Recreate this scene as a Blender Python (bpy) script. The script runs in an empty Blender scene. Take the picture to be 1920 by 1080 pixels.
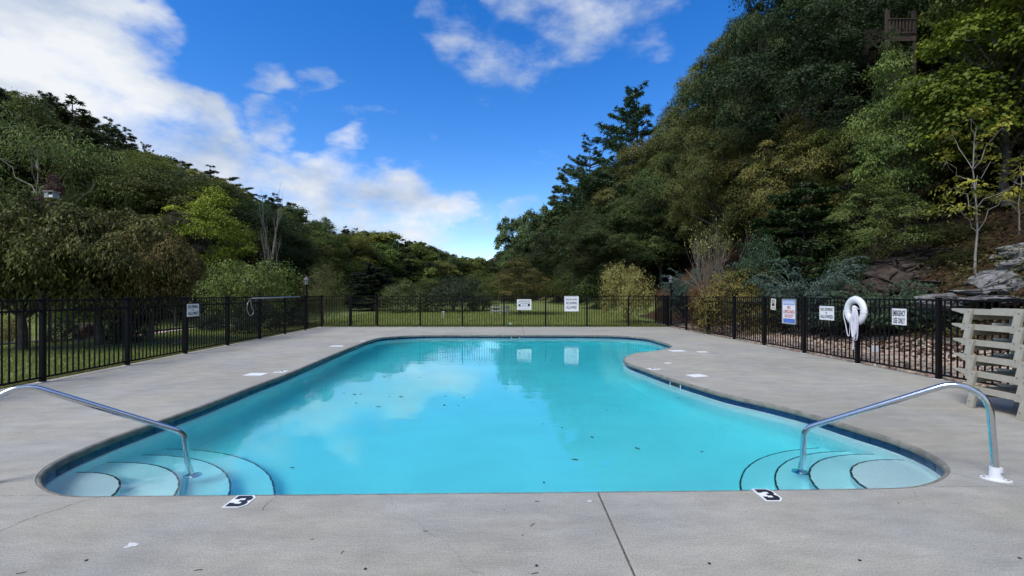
import bpy, bmesh, math, random
import numpy as np
from mathutils import Vector, Matrix
from mathutils.geometry import tessellate_polygon

# ------------------------------------------------------------------ camera, sky, sun, exposure
scene = bpy.context.scene
COL = scene.collection
F, CAM_H, HORIZON = 880.0, 1.454, 550.4          # focal length in photo pixels, eye height, horizon row

cam_data = bpy.data.cameras.new("camera")
cam_data.sensor_width = 36.0
cam_data.lens = F / 1920.0 * 36.0
cam_data.shift_y = (HORIZON - 540.0) / 1920.0
cam_data.clip_start, cam_data.clip_end = 0.05, 3000.0
cam = bpy.data.objects.new("camera", cam_data)
cam.location = (0, 0, CAM_H)
cam.rotation_euler = (math.radians(90), 0, 0)
COL.objects.link(cam)
scene.camera = cam

SUN_DIR = Vector((-0.50, -0.45, 0.85)).normalized()     # towards the sun: behind the viewer's left shoulder, high, veiled by cloud
sun_data = bpy.data.lights.new("sun", 'SUN')
sun_data.energy = 2.0
sun_data.angle = math.radians(26)
sun_data.color = (1.0, 0.965, 0.91)
sun = bpy.data.objects.new("sun", sun_data)
sun.rotation_euler = SUN_DIR.to_track_quat('Z', 'Y').to_euler()
COL.objects.link(sun)

scene.view_settings.view_transform = 'Standard'
scene.view_settings.look = 'None'
scene.view_settings.exposure = 0.74
scene.view_settings.gamma = 1.0
scene.cycles.max_bounces = 12
scene.cycles.diffuse_bounces = 7
scene.cycles.glossy_bounces = 4
scene.cycles.transmission_bounces = 12
scene.cycles.transparent_max_bounces = 8
scene.cycles.volume_bounces = 0
scene.cycles.use_denoising = True
scene.cycles.sample_clamp_indirect = 6.0
scene.cycles.caustics_refractive = True
scene.cycles.caustics_reflective = False


def pix_dir(u, v):
    return Vector(((u - 960.0) / F, 1.0, (HORIZON - v) / F)).normalized()


def build_world():
    w = bpy.data.worlds.new("World")
    scene.world = w
    w.use_nodes = True
    nt = w.node_tree
    nt.nodes.clear()
    N, L = nt.nodes.new, nt.links.new
    out = N('ShaderNodeOutputWorld')
    sky = N('ShaderNodeTexSky')
    sky.sky_type = 'NISHITA'
    sky.sun_disc = False
    sky.sun_elevation = math.asin(SUN_DIR.z)
    sky.sun_rotation = math.atan2(SUN_DIR.x, SUN_DIR.y)
    sky.altitude = 300
    sky.air_density = 1.0
    sky.dust_density = 0.15
    sky.ozone_density = 2.5
    hs = N('ShaderNodeHueSaturation')
    hs.inputs['Saturation'].default_value = 1.40
    hs.inputs['Hue'].default_value = 0.512
    L(sky.outputs[0], hs.inputs['Color'])
    bg = N('ShaderNodeBackground')
    bg.inputs['Strength'].default_value = 0.126
    L(hs.outputs[0], bg.inputs['Color'])
    tc = N('ShaderNodeTexCoord')
    d0 = tc.outputs['Generated']

    def vmath(op, a, b):
        n = N('ShaderNodeVectorMath'); n.operation = op
        for i, x in enumerate((a, b)):
            if x is None: continue
            if isinstance(x, (tuple, list, Vector)): n.inputs[i].default_value = tuple(x)
            else: L(x, n.inputs[i])
        return n.outputs['Value'] if op == 'DOT_PRODUCT' else n.outputs['Vector']

    def math_(op, a, b, clamp=False):
        n = N('ShaderNodeMath'); n.operation = op; n.use_clamp = clamp
        for i, x in enumerate((a, b)):
            if isinstance(x, (int, float)): n.inputs[i].default_value = x
            else: L(x, n.inputs[i])
        return n.outputs[0]

    def ramp(x, a, b, c=0.0, d=1.0):
        n = N('ShaderNodeMapRange'); n.interpolation_type = 'SMOOTHSTEP'
        L(x, n.inputs[0])
        for i, q in enumerate((a, b, c, d)): n.inputs[i + 1].default_value = q
        return n.outputs[0]

    def noise(vec, scale, detail, rough=0.55, off=(0, 0, 0), stretch=(1, 1, 2.0)):
        mp = N('ShaderNodeMapping')
        mp.inputs['Location'].default_value = off
        mp.inputs['Scale'].default_value = stretch
        L(vec, mp.inputs['Vector'])
        n = N('ShaderNodeTexNoise')
        n.inputs['Scale'].default_value = scale
        n.inputs['Detail'].default_value = detail
        n.inputs['Roughness'].default_value = rough
        L(mp.outputs[0], n.inputs['Vector'])
        return n
    warp = noise(d0, 5.0, 4, 0.55, (3, 1, 2))
    wv = vmath('SUBTRACT', warp.outputs['Color'], (0.5, 0.5, 0.5))
    ws = N('ShaderNodeVectorMath'); ws.operation = 'SCALE'; ws.inputs['Scale'].default_value = 0.20
    L(wv, ws.inputs[0])
    d = vmath('NORMALIZE', vmath('ADD', d0, ws.outputs[0]), None)
    # banks of cloud: centre (photo column, row), radius, thickness
    blobs = [(-60, 40, 230, 1.0), (110, 60, 190, 1.0), (260, 60, 70, .75), (30, 170, 160, .95), (170, 200, 150, .95), (270, 290, 130, 1.0), (300, 225, 105, 1.0), (395, 265, 85, 1.0), (470, 300, 75, .95),
             (350, 330, 130, 1.0), (420, 320, 95, .95), (480, 330, 75, .8), (455, 250, 55, .55), (515, 240, 48, .62),
             (510, 155, 50, .60), (595, 138, 42, .52), (545, 380, 100, .85), (600, 350, 70, .8), (650, 320, 62, .8), (660, 400, 100, .85),
             (735, 375, 75, .82), (760, 425, 80, .85), (820, 430, 70, .75), (870, 395, 45, .6), (905, 420, 50, .35), (700, 460, 90, .8), (830, 470, 60, .6),
             (1010, -20, 100, .58), (1100, 20, 115, .66), (1180, 50, 80, .5), (1215, 90, 55, .36), (945, 120, 75, .46), (860, 60, 60, .42), (1010, 95, 55, .42), (820, -30, 70, .42), (985, 390, 45, .5),
             (-400, 120, 300, .9), (-700, -100, 300, .8)]
    acc = None
    for (u, v, r, wgt) in blobs:
        c = pix_dir(u, v)
        edge = pix_dir(u + r * 0.7, v + r * 0.7)
        ang = c.angle(edge)
        dt = vmath('DOT_PRODUCT', d, c)
        m = ramp(dt, math.cos(ang * 1.35), math.cos(ang * 0.25), 0.0, wgt)
        acc = m if acc is None else math_('MAXIMUM', acc, m)
    # broken cloud continues out of view, thickened there to whiten the ambient light
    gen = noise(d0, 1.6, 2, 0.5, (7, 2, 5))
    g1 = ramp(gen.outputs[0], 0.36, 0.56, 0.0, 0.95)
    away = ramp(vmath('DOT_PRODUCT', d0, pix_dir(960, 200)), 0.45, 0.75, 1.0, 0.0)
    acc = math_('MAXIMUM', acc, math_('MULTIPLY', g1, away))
    fb = noise(d0, 7.0, 9, 0.58, (1, 5, 3), (1, 1, 1.9))
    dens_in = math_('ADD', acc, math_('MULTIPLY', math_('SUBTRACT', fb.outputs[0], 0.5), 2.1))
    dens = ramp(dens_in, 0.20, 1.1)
    shade = noise(d0, 5.0, 6, 0.55, (4, 4, 9), (1, 1, 2.2))
    cr = N('ShaderNodeValToRGB')
    cr.color_ramp.elements[0].position = 0.34
    cr.color_ramp.elements[0].color = (0.36, 0.47, 0.66, 1)
    cr.color_ramp.elements[1].position = 0.66
    cr.color_ramp.elements[1].color = (0.86, 0.89, 0.93, 1)
    L(shade.outputs[0], cr.inputs[0])
    bgc = N('ShaderNodeBackground')
    bgc.inputs['Strength'].default_value = 0.62
    L(cr.outputs[0], bgc.inputs['Color'])
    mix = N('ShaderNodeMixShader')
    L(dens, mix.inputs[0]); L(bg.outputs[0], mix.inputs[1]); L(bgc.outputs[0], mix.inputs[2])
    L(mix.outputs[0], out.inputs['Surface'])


build_world()

# ------------------------------------------------------------------ helpers


def tag(o, label=None, cat=None, group=None, kind=None):
    if label: o['label'] = label
    if cat: o['category'] = cat
    if group: o['group'] = group
    if kind: o['kind'] = kind
    return o


def link(o, parent=None):
    COL.objects.link(o)
    if parent is not None:
        o.parent = parent
    return o


def empty(name, loc=(0, 0, 0), rotz=0.0):
    o = bpy.data.objects.new(name, None)
    o.empty_display_size = 0.2
    o.location = loc
    o.rotation_euler = (0, 0, rotz)
    return link(o)


def make_mesh(name, verts, faces, mat, smooth=False):
    me = bpy.data.meshes.new(name)
    me.from_pydata([tuple(v) for v in verts], [], [tuple(f) for f in faces])
    me.materials.append(mat)
    if smooth:
        me.polygons.foreach_set('use_smooth', [True] * len(me.polygons))
    me.update()
    return me


def mesh_np(name, verts, faces, mat, attr=None, smooth=False):
    """fast mesh from arrays; faces is an (n,k) array"""
    me = bpy.data.meshes.new(name)
    n, k = faces.shape
    me.vertices.add(len(verts)); me.vertices.foreach_set('co', verts.astype(np.float32).ravel())
    me.loops.add(n * k); me.loops.foreach_set('vertex_index', faces.astype(np.int32).ravel())
    me.polygons.add(n)
    me.polygons.foreach_set('loop_start', np.arange(0, n * k, k, dtype=np.int32))
    if smooth: me.polygons.foreach_set('use_smooth', np.ones(n, bool))
    me.materials.append(mat)
    if attr is not None:
        a = me.attributes.new('lv', 'FLOAT', 'FACE')
        a.data.foreach_set('value', attr.astype(np.float32))
    me.update(calc_edges=True)
    return me


def obj(name, me, parent=None, loc=(0, 0, 0), rot=(0, 0, 0), scale=(1, 1, 1)):
    o = bpy.data.objects.new(name, me)
    o.location = loc; o.rotation_euler = rot; o.scale = scale
    return link(o, parent)


class Geo:
    """collects shapes for ONE mesh"""

    def __init__(s): s.v = []; s.f = []

    def add(s, v, f):
        b = len(s.v); s.v += [tuple(x) for x in v]; s.f += [tuple(i + b for i in q) for q in f]; return s

    def box(s, c, size, rot=None):
        x, y, z = (q / 2 for q in size)
        p = [Vector(q) for q in ((-x, -y, -z), (x, -y, -z), (x, y, -z), (-x, y, -z), (-x, -y, z), (x, -y, z), (x, y, z), (-x, y, z))]
        if rot is not None: p = [rot @ q for q in p]
        c = Vector(c)
        return s.add([q + c for q in p], [(3, 2, 1, 0), (4, 5, 6, 7), (0, 1, 5, 4), (1, 2, 6, 5), (2, 3, 7, 6), (3, 0, 4, 7)])

    def bevel_box(s, c, size, b, rot=None):
        x, y, z = (q / 2 for q in size)
        ring = lambda xx, yy, zz: [(-xx, -yy, zz), (xx, -yy, zz), (xx, yy, zz), (-xx, yy, zz)]
        pts = ring(x - b, y - b, -z) + ring(x, y, -z + b) + ring(x, y, z - b) + ring(x - b, y - b, z)
        p = [Vector(q) for q in pts]
        if rot is not None: p = [rot @ q for q in p]
        c = Vector(c); fs = [(3, 2, 1, 0), (12, 13, 14, 15)]
        for r in range(3):
            for i in range(4):
                j = (i + 1) % 4
                fs.append((r * 4 + i, r * 4 + j, r * 4 + 4 + j, r * 4 + 4 + i))
        return s.add([q + c for q in p], fs)

    def tube(s, path, rad, n=8, cap=True):
        v, f = tube(path, rad, n, cap)
        return s.add(v, f)

    def prism(s, poly, axis_fn, t):
        """poly: 2D outline; axis_fn(x,y,w) -> 3D; extruded from w=0 to w=t"""
        n = len(poly)
        v = [axis_fn(x, y, 0) for x, y in poly] + [axis_fn(x, y, t) for x, y in poly]
        tri = tessellate_polygon([[Vector((x, y, 0)) for x, y in poly]])
        f = [tuple(reversed(q)) for q in tri] + [tuple(i + n for i in q) for q in tri]
        f += [(i, (i + 1) % n, (i + 1) % n + n, i + n) for i in range(n)]
        return s.add(v, f)

    def mesh(s, name, mat, smooth=False): return make_mesh(name, s.v, s.f, mat, smooth)

    def obj(s, name, mat, parent=None, smooth=False, **k): return obj(name, s.mesh(name, mat, smooth), parent, **k)


def tube(path, rad, n=8, cap=True):
    path = [Vector(p) for p in path]
    if isinstance(rad, (int, float)): rad = [rad] * len(path)
    v, f = [], []
    up = None
    for i, p in enumerate(path):
        t = (path[min(i + 1, len(path) - 1)] - path[max(i - 1, 0)]).normalized()
        if up is None:
            up = Vector((0, 0, 1)) if abs(t.z) < 0.9 else Vector((1, 0, 0))
        a = t.cross(up)
        a = a.normalized() if a.length > 1e-6 else Vector((1, 0, 0))
        b = a.cross(t).normalized(); up = b
        for k in range(n):
            th = 2 * math.pi * k / n
            v.append(p + (a * math.cos(th) + b * math.sin(th)) * rad[i])
    for i in range(len(path) - 1):
        for k in range(n):
            k2 = (k + 1) % n
            f.append((i * n + k, i * n + k2, (i + 1) * n + k2, (i + 1) * n + k))
    if cap:
        f.append(tuple(range(n))[::-1]); f.append(tuple(range((len(path) - 1) * n, len(path) * n)))
    # consistent outward winding is not needed for the closed opaque tubes used here
    return v, f


def smooth_path(pts, n=8):
    P = [Vector(p) for p in pts]
    out = []
    for i in range(len(P) - 1):
        p0, p1, p2, p3 = P[max(i - 1, 0)], P[i], P[i + 1], P[min(i + 2, len(P) - 1)]
        for k in range(n):
            t = k / n
            out.append(0.5 * ((2 * p1) + (-p0 + p2) * t + (2 * p0 - 5 * p1 + 4 * p2 - p3) * t * t + (-p0 + 3 * p1 - 3 * p2 + p3) * t ** 3))
    out.append(P[-1])
    return out


def fillet_path(pts, rads, n=8):
    P = [Vector(p) for p in pts]
    out = [P[0]]
    for i in range(1, len(P) - 1):
        r = rads[i - 1]
        a = (P[i - 1] - P[i]).normalized(); b = (P[i + 1] - P[i]).normalized()
        half = a.angle(b) / 2
        tl = r / math.tan(half)
        A, Bp = P[i] + a * tl, P[i] + b * tl
        ctr = P[i] + (a + b).normalized() * (r / math.sin(half))
        va, vb = A - ctr, Bp - ctr
        for k in range(n + 1):
            q = va.lerp(vb, k / n)
            ang = k / n
            tot = va.angle(vb)
            q = (va * math.sin((1 - ang) * tot) + vb * math.sin(ang * tot)) / math.sin(tot)
            out.append(ctr + q)
    out.append(P[-1])
    return out


def ground_px(u, v, z=0.0):
    y = F * (CAM_H - z) / (v - HORIZON)
    return ((u - 960) / F * y, y)


def x_at(u, y): return (u - 960) / F * y
def z_at(v, y): return CAM_H + (HORIZON - v) / F * y


# ------------------------------------------------------------------ materials
def new_mat(name):
    m = bpy.data.materials.new(name)
    m.use_nodes = True
    nt = m.node_tree
    return m, nt, nt.nodes['Principled BSDF']


def simple(name, col, rough=0.6, metal=0.0, spec=0.5, var=0.0, scale=20.0, bump=0.0, bscale=80.0, coord='Object'):
    m, nt, p = new_mat(name)
    p.inputs['Base Color'].default_value = (*col, 1)
    p.inputs['Roughness'].default_value = rough
    p.inputs['Metallic'].default_value = metal
    p.inputs['Specular IOR Level'].default_value = spec
    if var or bump:
        tc = nt.nodes.new('ShaderNodeTexCoord')
    if var:
        n = nt.nodes.new('ShaderNodeTexNoise')
        n.inputs['Scale'].default_value = scale; n.inputs['Detail'].default_value = 6
        nt.links.new(tc.outputs[coord], n.inputs['Vector'])
        r = nt.nodes.new('ShaderNodeValToRGB')
        r.color_ramp.elements[0].position = 0.3; r.color_ramp.elements[1].position = 0.7
        r.color_ramp.elements[0].color = (*[c * (1 - var) for c in col], 1)
        r.color_ramp.elements[1].color = (*[min(c * (1 + var), 1) for c in col], 1)
        nt.links.new(n.outputs[0], r.inputs[0]); nt.links.new(r.outputs[0], p.inputs['Base Color'])
    if bump:
        n2 = nt.nodes.new('ShaderNodeTexNoise')
        n2.inputs['Scale'].default_value = bscale; n2.inputs['Detail'].default_value = 4
        nt.links.new(tc.outputs[coord], n2.inputs['Vector'])
        b = nt.nodes.new('ShaderNodeBump')
        b.inputs['Strength'].default_value = bump; b.inputs['Distance'].default_value = 0.01
        nt.links.new(n2.outputs[0], b.inputs['Height']); nt.links.new(b.outputs[0], p.inputs['Normal'])
    return m


def concrete(name, base, seed=0.0):
    m, nt, p = new_mat(name)
    N, L = nt.nodes.new, nt.links.new
    geo = N('ShaderNodeNewGeometry')

    def noise(scale, detail, off, stretch=(1, 1, 1), rough=0.6):
        mp = N('ShaderNodeMapping'); mp.inputs['Location'].default_value = (off + seed, off * 2, 0); mp.inputs['Scale'].default_value = stretch
        L(geo.outputs['Position'], mp.inputs['Vector'])
        n = N('ShaderNodeTexNoise'); n.inputs['Scale'].default_value = scale; n.inputs['Detail'].default_value = detail
        n.inputs['Roughness'].default_value = rough
        L(mp.outputs[0], n.inputs['Vector']); return n.outputs[0]

    def rng(x, a, b, c, d):
        n = N('ShaderNodeMapRange'); L(x, n.inputs[0])
        for i, q in enumerate((a, b, c, d)): n.inputs[i + 1].default_value = q
        return n.outputs[0]

    def mul(a, b):
        n = N('ShaderNodeMath'); n.operation = 'MULTIPLY'; L(a, n.inputs[0]); L(b, n.inputs[1]); return n.outputs[0]
    big = rng(noise(0.45, 5, 1.3), 0.3, 0.7, 0.86, 1.13)                       # broad weather stains
    mid = rng(noise(2.6, 7, 4.1, (1, 2.2, 1)), 0.3, 0.7, 0.86, 1.13)              # patches
    fine = rng(noise(95, 5, 7.7, (1, 1, 1), 0.75), 0.25, 0.75, 0.55, 1.45)                       # sand grain
    broom = rng(noise(9, 6, 2.2, (1.0, 9.0, 1), 0.7), 0.35, 0.7, 0.90, 1.07)           # broom drag marks
    spots = rng(noise(26, 2, 9.0), 0.66, 0.74, 1.0, 0.88)                       # dark specks and drips
    val = mul(mul(mul(big, mid), fine), mul(broom, spots))
    hue = N('ShaderNodeMix'); hue.data_type = 'RGBA'
    hue.inputs[6].default_value = (*base, 1)
    hue.inputs[7].default_value = (base[0] * 1.06, base[1] * 1.02, base[2] * 0.93, 1)
    L(rng(noise(0.8, 4, 5.5), 0.4, 0.65, 0, 1), hue.inputs[0])
    # hairline cracks
    wn = N('ShaderNodeTexNoise'); wn.inputs['Scale'].default_value = 1.7; wn.inputs['Detail'].default_value = 6
    L(geo.outputs['Position'], wn.inputs['Vector'])
    add = N('ShaderNodeVectorMath'); add.operation = 'MULTIPLY_ADD'
    add.inputs[1].default_value = (0.55, 0.55, 0); L(wn.outputs['Color'], add.inputs[0]); L(geo.outputs['Position'], add.inputs[2])
    vo = N('ShaderNodeTexVoronoi'); vo.feature = 'DISTANCE_TO_EDGE'; vo.inputs['Scale'].default_value = 0.33
    L(add.outputs[0], vo.inputs['Vector'])
    crack = rng(vo.outputs['Distance'], 0.0, 0.0013, 0.68, 1.0)
    gate = rng(noise(0.5, 2, 12.0), 0.52, 0.58, 1.0, 0.0)
    cm = N('ShaderNodeMath'); cm.operation = 'MAXIMUM'; L(crack, cm.inputs[0]); L(gate, cm.inputs[1])
    val = mul(val, cm.outputs[0])
    sc = N('ShaderNodeVectorMath'); sc.operation = 'SCALE'; L(hue.outputs[2], sc.inputs[0]); L(val, sc.inputs['Scale'])
    L(sc.outputs[0], p.inputs['Base Color'])
    p.inputs['Roughness'].default_value = 0.88
    p.inputs['Specular IOR Level'].default_value = 0.3
    b = N('ShaderNodeBump'); b.inputs['Strength'].default_value = 0.35; b.inputs['Distance'].default_value = 0.004
    L(mul(fine, broom), b.inputs['Height']); L(b.outputs[0], p.inputs['Normal'])
    return m


def leaf_mat(name, trans=0.28, rough=0.55, spec=0.18, contrast=0.55):
    """colour comes from the object; each leaf a little lighter, darker, yellower"""
    m, nt, p = new_mat(name)
    N, L = nt.nodes.new, nt.links.new
    oi = N('ShaderNodeObjectInfo')
    at = N('ShaderNodeAttribute'); at.attribute_name = 'lv'
    hs = N('ShaderNodeHueSaturation')
    L(oi.outputs['Color'], hs.inputs['Color'])
    r1 = N('ShaderNodeMapRange'); r1.inputs[3].default_value = 1 - contrast; r1.inputs[4].default_value = 1 + contrast
    L(at.outputs['Fac'], r1.inputs[0]); L(r1.outputs[0], hs.inputs['Value'])
    r2 = N('ShaderNodeMapRange'); r2.inputs[3].default_value = 0.512; r2.inputs[4].default_value = 0.484
    L(at.outputs['Fac'], r2.inputs[0]); L(r2.outputs[0], hs.inputs['Hue'])
    hs.inputs['Saturation'].default_value = 1.0
    L(hs.outputs[0], p.inputs['Base Color'])
    p.inputs['Roughness'].default_value = rough
    p.inputs['Specular IOR Level'].default_value = spec
    tr = N('ShaderNodeBsdfTranslucent')
    L(hs.outputs[0], tr.inputs['Color'])
    mx = N('ShaderNodeMixShader'); mx.inputs[0].default_value = trans
    out = nt.nodes['Material Output']
    L(p.outputs[0], mx.inputs[1]); L(tr.outputs[0], mx.inputs[2]); L(mx.outputs[0], out.inputs['Surface'])
    return m


M_CONC = concrete("concrete_deck", (0.350, 0.340, 0.308))
M_COPE = simple("coping_concrete", (0.19, 0.178, 0.15), 0.85, var=0.35, scale=9, bump=0.3, bscale=120, coord='Object')
M_JOINT = simple("joint_filler", (0.11, 0.105, 0.095), 0.95, var=0.4, scale=40)
M_TILE = simple("blue_tile", (0.012, 0.035, 0.11), 0.18, var=0.45, scale=6)
M_BLACKTILE = simple("black_tile", (0.012, 0.014, 0.018), 0.3)
M_BLACK = simple("black_powder_coat", (0.006, 0.006, 0.007), 0.55, spec=0.14)
M_WHITE = simple("white_paint", (0.80, 0.81, 0.82), 0.5, var=0.05, scale=12)
M_MARK = simple("white_marker", (0.82, 0.83, 0.84), 0.5, var=0.08, scale=25)
M_INK = simple("black_ink", (0.018, 0.02, 0.025), 0.5)
M_NAVY = simple("navy_ink", (0.02, 0.035, 0.12), 0.5)
M_RED = simple("red_ink", (0.50, 0.03, 0.04), 0.5)
M_BLUE = simple("blue_ink", (0.05, 0.13, 0.50), 0.5)
M_BLUE_L = simple("pale_blue_ink", (0.22, 0.34, 0.68), 0.5)
M_PAPER = simple("weathered_paper", (0.62, 0.60, 0.50), 0.8)
M_STEEL = simple("stainless_steel", (0.62, 0.63, 0.64), 0.16, metal=1.0, var=0.06, scale=30)
M_PLASTIC_W = simple("white_plastic", (0.78, 0.79, 0.80), 0.35, var=0.05, scale=9)
M_ROPE = simple("rope", (0.74, 0.73, 0.80), 0.9, bump=0.6, bscale=120)
M_LOUNGE = simple("taupe_plastic_lumber", (0.41, 0.38, 0.305), 0.55, var=0.10, scale=14, bump=0.08, bscale=60)
M_ALU = simple("grey_aluminium", (0.45, 0.45, 0.46), 0.4, metal=0.7)
M_WOOD_D = simple("dark_wood", (0.060, 0.038, 0.027), 0.75, var=0.4, scale=6)
M_WOOD_G = simple("grey_wood", (0.36, 0.36, 0.36), 0.8, var=0.25, scale=9)
M_LEAF_DRY = simple("fallen_leaf", (0.045, 0.032, 0.016), 0.7, var=0.4, scale=9)
M_TWIG = simple("twig", (0.05, 0.04, 0.03), 0.8)
M_BARK = simple("bark", (0.085, 0.07, 0.055), 0.9, var=0.45, scale=7, bump=0.7, bscale=18)
M_BARK_L = simple("pale_bark", (0.26, 0.235, 0.20), 0.9, var=0.35, scale=7, bump=0.5, bscale=25)
M_LANTERN = simple("lantern_glass", (0.30, 0.31, 0.31), 0.25)
M_LEAF = leaf_mat("leaf")
M_LEAF_DULL = leaf_mat("leaf_dull", 0.2, 0.6, 0.2, 0.8)
M_NEEDLE = leaf_mat("needle", 0.12, 0.6, 0.25, 0.5)
M_GRASS = leaf_mat("grass_blade", 0.3, 0.6, 0.2, 0.4)

# ------------------------------------------------------------------ ground
def fence_left_x(y): return -7.68 - 0.046 * (y - 7.68)
def fence_right_x(y): return 7.22 - 0.035 * (y - 7.94)


FAR_Y = 20.38
WATER_Z = -0.11


def terr(x, y):
    x = np.asarray(x, float); y = np.asarray(y, float)
    toe_r = 8.9 - 0.10 * np.maximum(y - 22, 0)
    s = np.maximum(x - toe_r, 0)
    s = s * s / (s + 1.2)
    zr = 34 * (1 - np.exp(-s * 0.88 / 34))
    zb = 0.13 * np.clip(x - 7.35, 0, 1.6) * np.clip((26 - y) / 6, 0, 1)
    toe_l = -23 + 0.12 * np.maximum(y - 20, 0)
    s2 = np.maximum(toe_l - x, 0); s2 = s2 * s2 / (s2 + 2.5)
    zl = 24 * (1 - np.exp(-s2 * 0.46 / 24))
    zf = 14 * (1 - np.exp(-np.maximum(y - 190, 0) * 0.08 / 14))
    rise = 0.012 * np.clip(y - 22, 0, 30)
    bump = 0.25 * np.sin(x * 0.31 + 1) * np.sin(y * 0.27) * np.clip((np.abs(x) - 10) / 6, 0, 1)
    return -0.035 + zr + zb + zl + zf + rise + bump


def tz(x, y): return float(terr(x, y))


def ground_mat():
    m, nt, p = new_mat("ground_cover")
    N, L = nt.nodes.new, nt.links.new
    geo = N('ShaderNodeNewGeometry')
    at = N('ShaderNodeAttribute'); at.attribute_name = 'forest'

    def noise(scale, det):
        n = N('ShaderNodeTexNoise'); n.inputs['Scale'].default_value = scale; n.inputs['Detail'].default_value = det
        L(geo.outputs['Position'], n.inputs['Vector']); return n.outputs[0]

    def ramp(x, a, b, p0=0.3, p1=0.7):
        r = N('ShaderNodeValToRGB'); r.color_ramp.elements[0].position = p0; r.color_ramp.elements[1].position = p1
        r.color_ramp.elements[0].color = (*a, 1); r.color_ramp.elements[1].color = (*b, 1); L(x, r.inputs[0]); return r.outputs[0]
    g1 = ramp(noise(0.9, 8), (0.120, 0.165, 0.045), (0.235, 0.265, 0.095))
    g2 = ramp(noise(45, 4), (0.55, 0.6, 0.5), (1.25, 1.25, 1.2))
    mg = N('ShaderNodeMix'); mg.data_type = 'RGBA'; mg.blend_type = 'MULTIPLY'; mg.inputs[0].default_value = 1
    L(g1, mg.inputs[6]); L(g2, mg.inputs[7])
    f1 = ramp(noise(6, 8), (0.022, 0.016, 0.010), (0.105, 0.060, 0.032), 0.32, 0.72)
    mx = N('ShaderNodeMix'); mx.data_type = 'RGBA'
    L(at.outputs['Fac'], mx.inputs[0]); L(mg.outputs[2], mx.inputs[6]); L(f1, mx.inputs[7])
    L(mx.outputs[2], p.inputs['Base Color'])
    p.inputs['Roughness'].default_value = 0.95; p.inputs['Specular IOR Level'].default_value = 0.15
    b = N('ShaderNodeBump'); b.inputs['Strength'].default_value = 0.8; b.inputs['Distance'].default_value = 0.04
    L(noise(30, 6), b.inputs['Height']); L(b.outputs[0], p.inputs['Normal'])
    return m


def build_ground():
    xs = np.unique(np.concatenate([np.linspace(-900, -160, 12), np.linspace(-160, -30, 50), np.linspace(-30, 30, 121), np.linspace(30, 160, 50), np.linspace(160, 900, 12)]))
    ys = np.unique(np.concatenate([np.linspace(-200, -10, 12), np.linspace(-10, 40, 101), np.linspace(40, 260, 90), np.linspace(260, 1500, 14)]))
    X, Y = np.meshgrid(xs, ys)
    Z = terr(X, Y)
    inside = (X > fence_left_x(Y) + 0.35) & (X < fence_right_x(Y) - 0.35) & (Y < FAR_Y - 0.35) & (Y > -3.5)
    Z[inside] = -3.2
    nx, ny = len(xs), len(ys)
    V = np.stack([X.ravel(), Y.ravel(), Z.ravel()], 1)
    i = np.arange(nx - 1)[None, :] + nx * np.arange(ny - 1)[:, None]
    i = i.ravel()
    Fc = np.stack([i, i + 1, i + nx + 1, i + nx], 1)
    me = mesh_np("ground", V, Fc, ground_mat(), smooth=True)
    fo = np.clip((terr(X, Y) - 0.55) / 0.5, 0, 1)
    fo = np.maximum(fo, np.clip((X - 7.5) / 0.3, 0, 1) * (Y < 30))
    fo = np.maximum(fo, np.clip((Y - 60) / 20, 0, 1))
    a = me.attributes.new('forest', 'FLOAT', 'POINT'); a.data.foreach_set('value', fo.ravel().astype(np.float32))
    o = obj("ground", me); tag(o, kind='structure')


build_ground()

# ------------------------------------------------------------------ pool outline (on the deck)
OUT_PX = [(227, 927.5), (138, 928), (112, 924), (94, 916), (81, 907), (77.7, 898), (80.5, 888), (91, 877), (112, 863), (161.5, 841), (211, 821), (286.5, 794), (383, 760), (487, 720), (533.75, 703),
          (590, 679.7), (627.5, 663.75), (665, 648.75), (693, 638.4), (712, 633.4), (740, 630.4), (796, 628.3), (880, 628), (960, 628), (1030, 628), (1100, 628.2), (1156, 629), (1184, 630.6), (1212.5, 633.75), (1231, 638.4), (1250, 644),
          (1257.9, 648.4), (1255.6, 651.6), (1242.5, 655), (1216, 658.5), (1188, 662.3), (1173, 667.5), (1168, 672.2), (1175, 679.7), (1203, 690), (1250, 706.9), (1306, 723.8), (1358.8, 738.8),
          (1450, 759), (1533, 780), (1590.7, 798), (1672, 822), (1732.7, 846.5), (1766, 867.6), (1772.6, 879.7), (1766, 890), (1745, 901), (1708.6, 910.5), (1627, 913.5)]


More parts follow.
